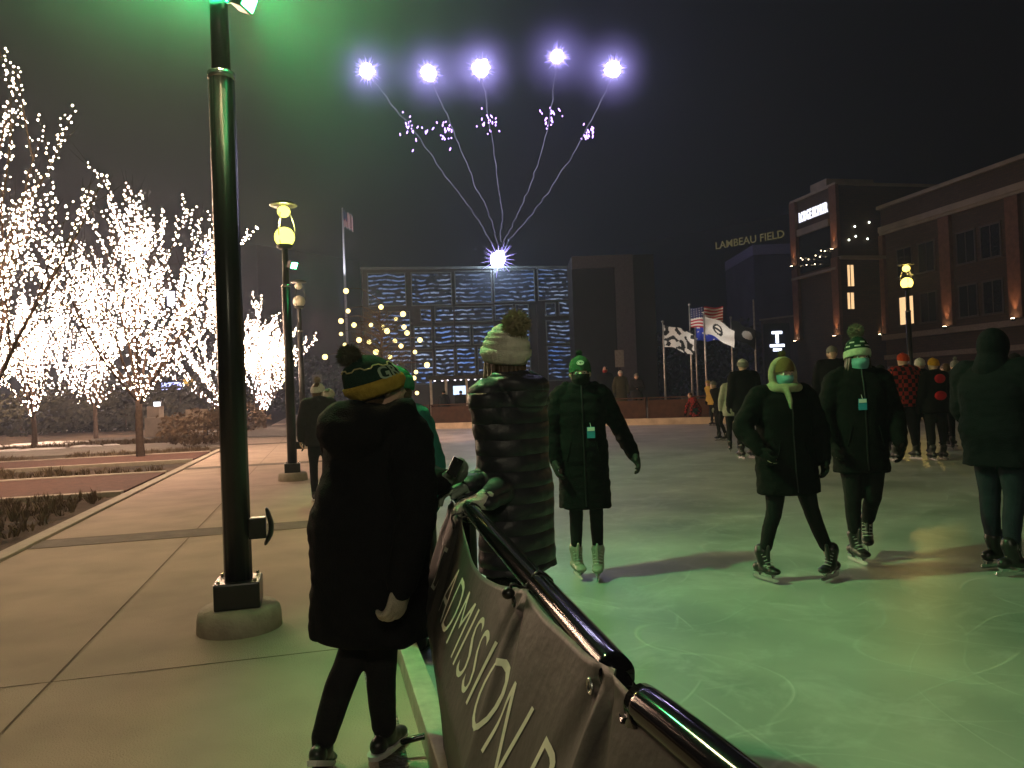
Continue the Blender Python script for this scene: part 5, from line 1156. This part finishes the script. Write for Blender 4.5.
# woman in the puffer jacket -------------------------------------------------------------------------
HM2 = V(P(524, 716, 3.5)); HM2.z = 0
def ex_w2(root, T, surf, B, Z, co):
    bm = bmesh.new()
    for k in range(70):
        x = -.082 + rnd.uniform(-.012, .02); y = rnd.uniform(-.03, .07)
        tube(bm, [T @ V((x, y, -.01)), T @ V((x - .05 - rnd.random() * .02, y + .05, -.10)), T @ V((x - .085 - rnd.random() * .035, y + .075 + rnd.uniform(-.03, .02), -.20 - rnd.random() * .05))], [.010, .014, .003], 5, 3)
    obj('hair_lock', bm, BROWNH, kid(root, 'hair'), True)
w2, s2 = person(520, 700, 312, 'woman in charcoal puffer jacket and cream pompom hat, hands on barrier', loc=(HM2.x, HM2.y), z0=ICEZ, yaw=50, coatc=PUFF, quilt=.0698, qd=.03, hem=.60, hemw=.205, bulk=.98, height=P(505, 297, 3.5).z - ICEZ,
       arms=[(V(P(510, 484, 3.48)), V(P(486, 500, 3.12))), (V(P(490, 476, 3.62)), V(P(469, 487, 3.30)))], gloves=(CREAM, K((.35, .45, .36))),  # green light put into the colour of the right glove
       curl=((.55, V((-1, -.15, -.05)), V((0, 0, -1))), (.5, V((-1, -.1, -.12)), V((0, 0, -1)))), hat=CREAM, cuff=CREAM, pom=K((.34, .30, .19)), hatkw=dict(ridges=.05, tall=.03, cuffh=.05, pr=.066, low=.005, back=.3, fat=1.2, pomy=-.06, pomz=-.06), hair=BROWNH, hairlong=.26,
       headyaw=-24, headpitch=2, hood=.9, shoem=SKB, lean=.03)
# skater in the green hat -----------------------------------------------------------------------------
def ex_w3(root, T, surf, B, Z, co):
    hat = kid(root, 'knit_hat'); bm = bmesh.new(); c0 = PI / 2; N = 28
    ring_ = lambda k, q=1: surf(c0 - math.cos(2 * PI * k / N) * .30 * q, .076 + math.sin(2 * PI * k / N) * .017 * q, .011)
    tube(bm, [ring_(k) for k in range(N + 1)], [.0026] * (N + 1), 6, 1, cap=False); obj('oval_emblem', bm, mat('white yarn', (.75, .75, .7)), hat)
    bm = text_mesh('G', .034, 0, cut=.004, bold=.0012); W_ = max(v.co.x for v in bm.verts)
    remap(bm, lambda v: surf(c0 + (v.x - W_ / 2) / .082 * 1.5, .064 + v.y, .012)); obj('lettering', bm, mat('white yarn', (.75, .75, .7)), hat)
    badge(root, T, surf, B, Z, co, -.06, .152, 1.10)
person(588, 577, 349, 'skater facing us in green emblem hat, black mask and long black coat', yaw=178, z0=ICEZ, coatc=BLACK, hem=.50, hemw=.215, quilt=.1, qd=.04, shoem=SKG, legw=.92,
       legs=[((-.085, .02, .48), (-.085, .05, .085)), ((.075, .02, .48), (.085, .0, .085))], footyaw=(-8, 12), arms=[(V(P(619, 428, 6.15)), V(P(634, 456, 6.0))), ((.25, .02, 1.12), (.23, .10, .88))],
       gloves=K((.05, .05, .05)), hat=GREENK, cuff=None, pom=K((.03, .07, .04)), hatkw=dict(pr=.025, tall=.01, low=.012), mask=MBLACK, hair=DARKH, eyes=True, extra=ex_w3, hood=.9)
# blurred skater with the pale scarf ------------------------------------------------------------------------
def ex_w4(root, T, surf, B, Z, co):
    bm = bmesh.new(); n_ = 26
    for k in range(n_):
        a0, a1 = 2 * PI * k / n_, 2 * PI * (k + 1.5) / n_; f = lambda a: T @ V((.098 * math.cos(a), .035 - .03 * abs(math.cos(a)) - .02 * math.sin(a), -.02 + .125 * math.sin(a)))
        tube(bm, [f(a0), f(a1)], [.030, .030], 8, 2)
    for k in range(16):
        a0, a1 = 2 * PI * k / 16, 2 * PI * (k + 1.5) / 16; f = lambda a: B((.115 * math.cos(a), .02 + .11 * math.sin(a), Z(1.455)))
        tube(bm, [f(a0), f(a1)], [.038, .038], 8, 2)
    tube(bm, [B((.03, .14, Z(1.44))), B((.02, .17, Z(1.36))), B((.015, .17, Z(1.30)))], [.04, .035, .02], 8, 3, flat=.5)
    link('scarf', fuse(bm, .012, 3), K((.42, .38, .26)), root, True)
person(790, 579, 349, 'skater mid-stride with pale scarf round the head and teal mask', yaw=186, z0=ICEZ, coatc=BLACK, hem=.62, hemw=.25, bulk=1.12, shoem=SKB,
       legs=[((-.17, .06, .49), (-.30, .10, .085)), ((.13, .05, .49), (.22, .0, .085))], footyaw=(-55, 18), arms=[((-.28, .02, 1.12), (-.27, .10, .88)), ((.34, .0, 1.16), (.27, .16, .98))],
       gloves=BLACKK, hat=K((.22, .14, .06)), cuff=None, pom=K((.20, .15, .07)), hatkw=dict(pr=.03), mask=MTEAL, hair=BLOND, eyes=True, extra=ex_w4, headyaw=6, headpitch=-6)
# skater in the striped hat ----------------------------------------------------------------------------------
def ex_w5(root, T, surf, B, Z, co):
    hat = kid(root, 'knit_hat')
    for row, (z, n_, dz) in enumerate(((.082, 7, .011), (.112, 6, .011))):
        for k in range(n_):
            bm = bmesh.new(); a0 = 2 * PI * (k + .35 * row) / n_; g = [[bm.verts.new(surf(a0 + .5 * i / 5, z + dz * j, .0075)) for j in range(2)] for i in range(6)]
            for i in range(5): bm.faces.new((g[i][0], g[i + 1][0], g[i + 1][1], g[i][1]))
            obj('stripe_patch', bm, WHITEK, hat)
    badge(root, T, surf, B, Z, co, .02, .16, 1.20)
person(866, 562, 323, 'skater in striped green hat with large pompom, teal mask and ticket tag', yaw=172, z0=ICEZ, coatc=BLACK, hem=.66, hemw=.215, bulk=1.05, shoem=SKB, legw=1.05,
       legs=[((-.06, .06, .49), (-.08, -.22, .17)), ((.09, .04, .48), (.08, .02, .085))], footyaw=(-12, 14), foott=(-.35, 0), arms=[((-.26, .02, 1.12), (-.25, .14, .88)), ((.27, .02, 1.12), (.25, .12, .90))],
       gloves=BLACKK, hat=DGREEN, cuff=K((.55, .60, .45)), pom=K((.24, .22, .16)), hatkw=dict(pr=.062, tall=.035, cuffh=.045), mask=MTEAL, hair=DARKH, hairlong=.14, eyes=True, extra=ex_w5, headyaw=8, hood=.9)
# large dark skater at the right edge ------------------------------------------------------------------------
def ex_w6(root, T, surf, B, Z, co):
    bm = bmesh.new(); ell(bm, T @ V((0, -.03, .02)), (.105, .125, .135)); tube(bm, [T @ V((0, -.05, -.08)), B((0, -.04, Z(1.42)))], [.11, .13], 14, 3)
    link('hood', fuse(bm, .014, 3), NAVY, root, True)
person(1004, 572, 331, 'dark hooded skater in jeans and big black skates, side-on at the right edge', yaw=-62, z0=ICEZ, coatc=NAVY, hem=.72, hemw=.25, bulk=1.25, shoem=SKB, legm=JEANS, legw=1.15,
       legs=[((-.10, .04, .49), (-.10, .06, .085)), ((.10, .0, .49), (.11, -.10, .085))], footyaw=(-20, -25), arms=[((-.28, .06, 1.12), (-.24, .24, .98)), ((.28, .06, 1.12), (.24, .24, .98))], gloves=BLACKK, hair=DARKH, extra=ex_w6)
# people on the walk --------------------------------------------------------------------------------------
q = P(405, 640, 4.5)
person(405, 640, 360, 'green-lit person in teal hooded jacket, half hidden behind the woman in black', loc=(q.x, q.y), height=1.70, yaw=150, coatc=cloth('teal jacket', (.03, .16, .13)), hem=.80, hemw=.17, bulk=.9, shoe='shoe', hat=K((.06, .30, .15)), cuff=K((.06, .30, .15)), mask=cloth('green lit mask', (.05, .4, .2)), hair=BROWNH, eyes=True, legm=JEANS, headyaw=-20)  # green light on the face put into the hat and mask colours
person(322, 500, 376, 'person in dark jacket and white pompom hat standing right of the lamp posts', yaw=15, far=True, coatc=DGREY, quilt=0, hem=.78, hemw=.22, shoe='shoe', shoem=mat('dark trainer', (.05, .05, .05)), hat=WHITEK, cuff=WHITEK, pom=K((.25, .2, .14)), hair=BROWNH, bulk=1.05, headyaw=-30)
q = P(331, 470, 12.6); person(331, 470, 384, 'person in pale headband hat beside the one in white pompom hat', loc=(q.x, q.y), height=1.70, yaw=-20, far=True, coatc=BLACK, hem=.7, shoe='shoe', hat=K((.45, .40, .34)), cuff=K((.5, .45, .4)), hair=BROWNH)
person(257, 424, 396, 'far person in dark clothes on the walk, just right of the nearest lamp post', yaw=190, far=True, coatc=DGREY, hem=.75, shoe='shoe', hat=BLACKK)
# crowd on the ice -------------------------------------------------------------------------------------------
GRP = 'skaters in the crowd across the ice'
def crowd(px, feet, top, label, **k):
    k.setdefault('coatc', BLACK); k.setdefault('hem', .74); k.setdefault('shoem', SKB); k.setdefault('gloves', BLACKK)
    return person(px, feet, top, label, z0=ICEZ, far=True, group=GRP, **k)
crowd(747, 458, 358, 'skater in black with white and grey beanie, back turned, left of the pale-scarfed skater', yaw=10, hat=WHITEK, cuff=GREYK, bulk=1.15, hem=.76, legw=1.15)
crowd(735, 452, 372, 'skater in cream jacket half hidden behind the one in the white and grey beanie', yaw=-10, coatc=cloth('cream jacket', (.38, .37, .32)), hat=BLACKK)
crowd(723, 441, 379, 'small skater in black bending forward with a pale hat, left of the cream jacket', yaw=110, lean=.35, hat=GREYK, legs=[((-.09, .12, .47), (-.10, -.05, .085)), ((.09, .10, .47), (.10, .04, .085))], gloves=WHITEK)
crowd(714, 426, 379, 'skater in yellow jacket behind the small bending skater', yaw=120, coatc=cloth('yellow jacket', (.40, .30, .07)), hat=K((.45, .35, .15)), lean=.3, hair=BLOND)
crowd(699, 423, 391, 'person in red plaid crouching at the far edge of the ice', yaw=110, coatc=PLAID, drop=.42, lean=.55, hem=.62, legs=[((-.12, .32, .50), (-.12, .05, .085)), ((.12, .30, .50), (.12, -.05, .085))], arms=[((-.2, .45, .62), (-.2, .52, .30)), ((.2, .45, .62), (.18, .52, .35))], hair=BROWNH, legm=cloth('teal trousers', (.04, .08, .09)))
crowd(836, 452, 345, 'skater in grey hat between the pale-scarfed skater and the one in the striped hat', yaw=170, hat=GREYK, hair=BROWNH, bulk=1.1)
crowd(833, 440, 362, 'dark skater with brown fur hood just left of the striped hat skater', yaw=20, hat=K((.12, .09, .05)))
crowd(908, 460, 352, 'skater in red hat and red and black plaid jacket, legs apart', yaw=12, coatc=PLAID, hat=K((.42, .05, .02)), hem=.82, bulk=1.15, legs=[((-.15, .03, .49), (-.26, -.04, .085)), ((.13, .02, .49), (.20, .04, .085))], legw=1.2)
crowd(924, 456, 357, 'skater in dark coat and white hat between the red and orange hats', yaw=-15, hat=WHITEK, coatc=NAVY)
def ex_or(root, T, surf, B, Z, co):
    for z, w in ((1.34, .10), (1.05, .11)):
        bm = bmesh.new(); ell(bm, B((0, -.15, Z(z))), (w, .03, .08)); obj('red_patch', bm, cloth('red pack cloth', (.45, .02, .03)), root, True)
crowd(938, 460, 357, 'skater in orange hat with two red patches on the back', yaw=5, hat=K((.55, .27, .03)), extra=ex_or, legw=1.1)
crowd(959, 450, 356, 'skater in grey pompom hat right of the orange hat', yaw=-30, hat=GREYK, pom=GREYK, hatkw=dict(pr=.04), coatc=DGREY)
crowd(895, 450, 366, 'dark bare-headed skater left of the red hat', yaw=160, hair=DARKH, coatc=NAVY)
crowd(884, 453, 364, 'dark skater partly behind the red hat, nearer the striped hat skater', yaw=-20, hat=BLACKK, coatc=DGREY, bulk=1.1)
crowd(949, 447, 363, 'dark skater without a hat between the orange and grey hats', yaw=30, hair=BROWNH, coatc=BLACK)
crowd(974, 452, 360, 'skater in olive coat just left of the large dark hooded skater', yaw=160, hat=BLACKK, coatc=OLIVE)
crowd(1019, 470, 352, 'dark skater with pale gloves cut by the right edge of the photo', yaw=-60, hat=BLACKK, gloves=WHITEK)
crowd(638, 420, 373, 'person in dark coat and pale skates at the far rink edge, rightmost of three', yaw=175, hat=GREYK, coatc=DGREY, shoem=mat('cream skate leather', (.5, .42, .34)), arms=[((-.25, .08, 1.12), (-.02, .22, 1.14)), ((.25, .08, 1.12), (.05, .22, 1.10))])
crowd(622, 418, 370, 'person in olive coat at the far rink edge, middle of three', yaw=190, hat=WHITEK, coatc=OLIVE, hem=.5)
crowd(607, 418, 366, 'person with a red face covering at the far rink edge beside the green-hatted skater', yaw=160, hair=DARKH, mask=cloth('red mask', (.35, .03, .04)), coatc=NAVY)
def off(px, Y, label, h, **k):
    b = P(px, 400, Y); return person(px, 400, 390, label, loc=(b.x, b.y), z0=0, height=h, far=True, **k)
off(461, 41.3, 'dark broad person standing in front of the kiosk screen', 1.75, yaw=0, bulk=1.25, hemw=.28, shoe='shoe', hat=BLACKK)
off(444, 40.3, 'dark person standing between the pale posts of the kiosk', 1.8, yaw=20, shoe='shoe', hat=BLACKK)
off(482, 40.3, 'person in grey at the right end of the kiosk', 1.7, yaw=160, shoe='shoe', coatc=DGREY, hat=GREYK)
EXPO = 0.2
# ================================================================== light, air, output
w = bpy.data.worlds.new('World'); sc.world = w; w.use_nodes = True; n = w.node_tree.nodes
sky = n.new('ShaderNodeTexSky'); sky.sky_type = 'NISHITA'; sky.sun_disc = False; sky.sun_elevation = math.radians(-4); sky.sun_rotation = math.radians(150)
bg = n['Background']; bg.inputs[1].default_value = .015; w.node_tree.links.new(sky.outputs[0], bg.inputs[0])
HZ = .0018
bm = bmesh.new(); B2(bm, -330, 330, -40, 420, -2.0, 60)
hz = bpy.data.materials.new('night mist'); hz.use_nodes = True; nn = hz.node_tree.nodes; nn.remove(nn['Principled BSDF'])
pv = nn.new('ShaderNodeVolumePrincipled'); pv.inputs['Density'].default_value = HZ; pv.inputs['Color'].default_value = (.56, .66, .92, 1); pv.inputs['Anisotropy'].default_value = .3
hz.node_tree.links.new(pv.outputs[0], nn['Material Output'].inputs['Volume'])
o = obj('haze', bm, hz); tag(o, 'thin night mist hanging over the whole rink', 'haze', kind='stuff')
sc.view_settings.view_transform = 'Standard'; sc.view_settings.look = 'None'; sc.view_settings.gamma = 1; sc.view_settings.exposure = EXPO
sc.cycles.use_denoising = True; sc.cycles.use_light_tree = True
sc.cycles.sample_clamp_indirect = 3; sc.cycles.max_bounces = 5; sc.cycles.diffuse_bounces = 2; sc.cycles.glossy_bounces = 2; sc.cycles.volume_bounces = 0; sc.cycles.transparent_max_bounces = 6
sc.cycles.volume_step_rate = 1; sc.cycles.caustics_reflective = False; sc.cycles.caustics_refractive = False
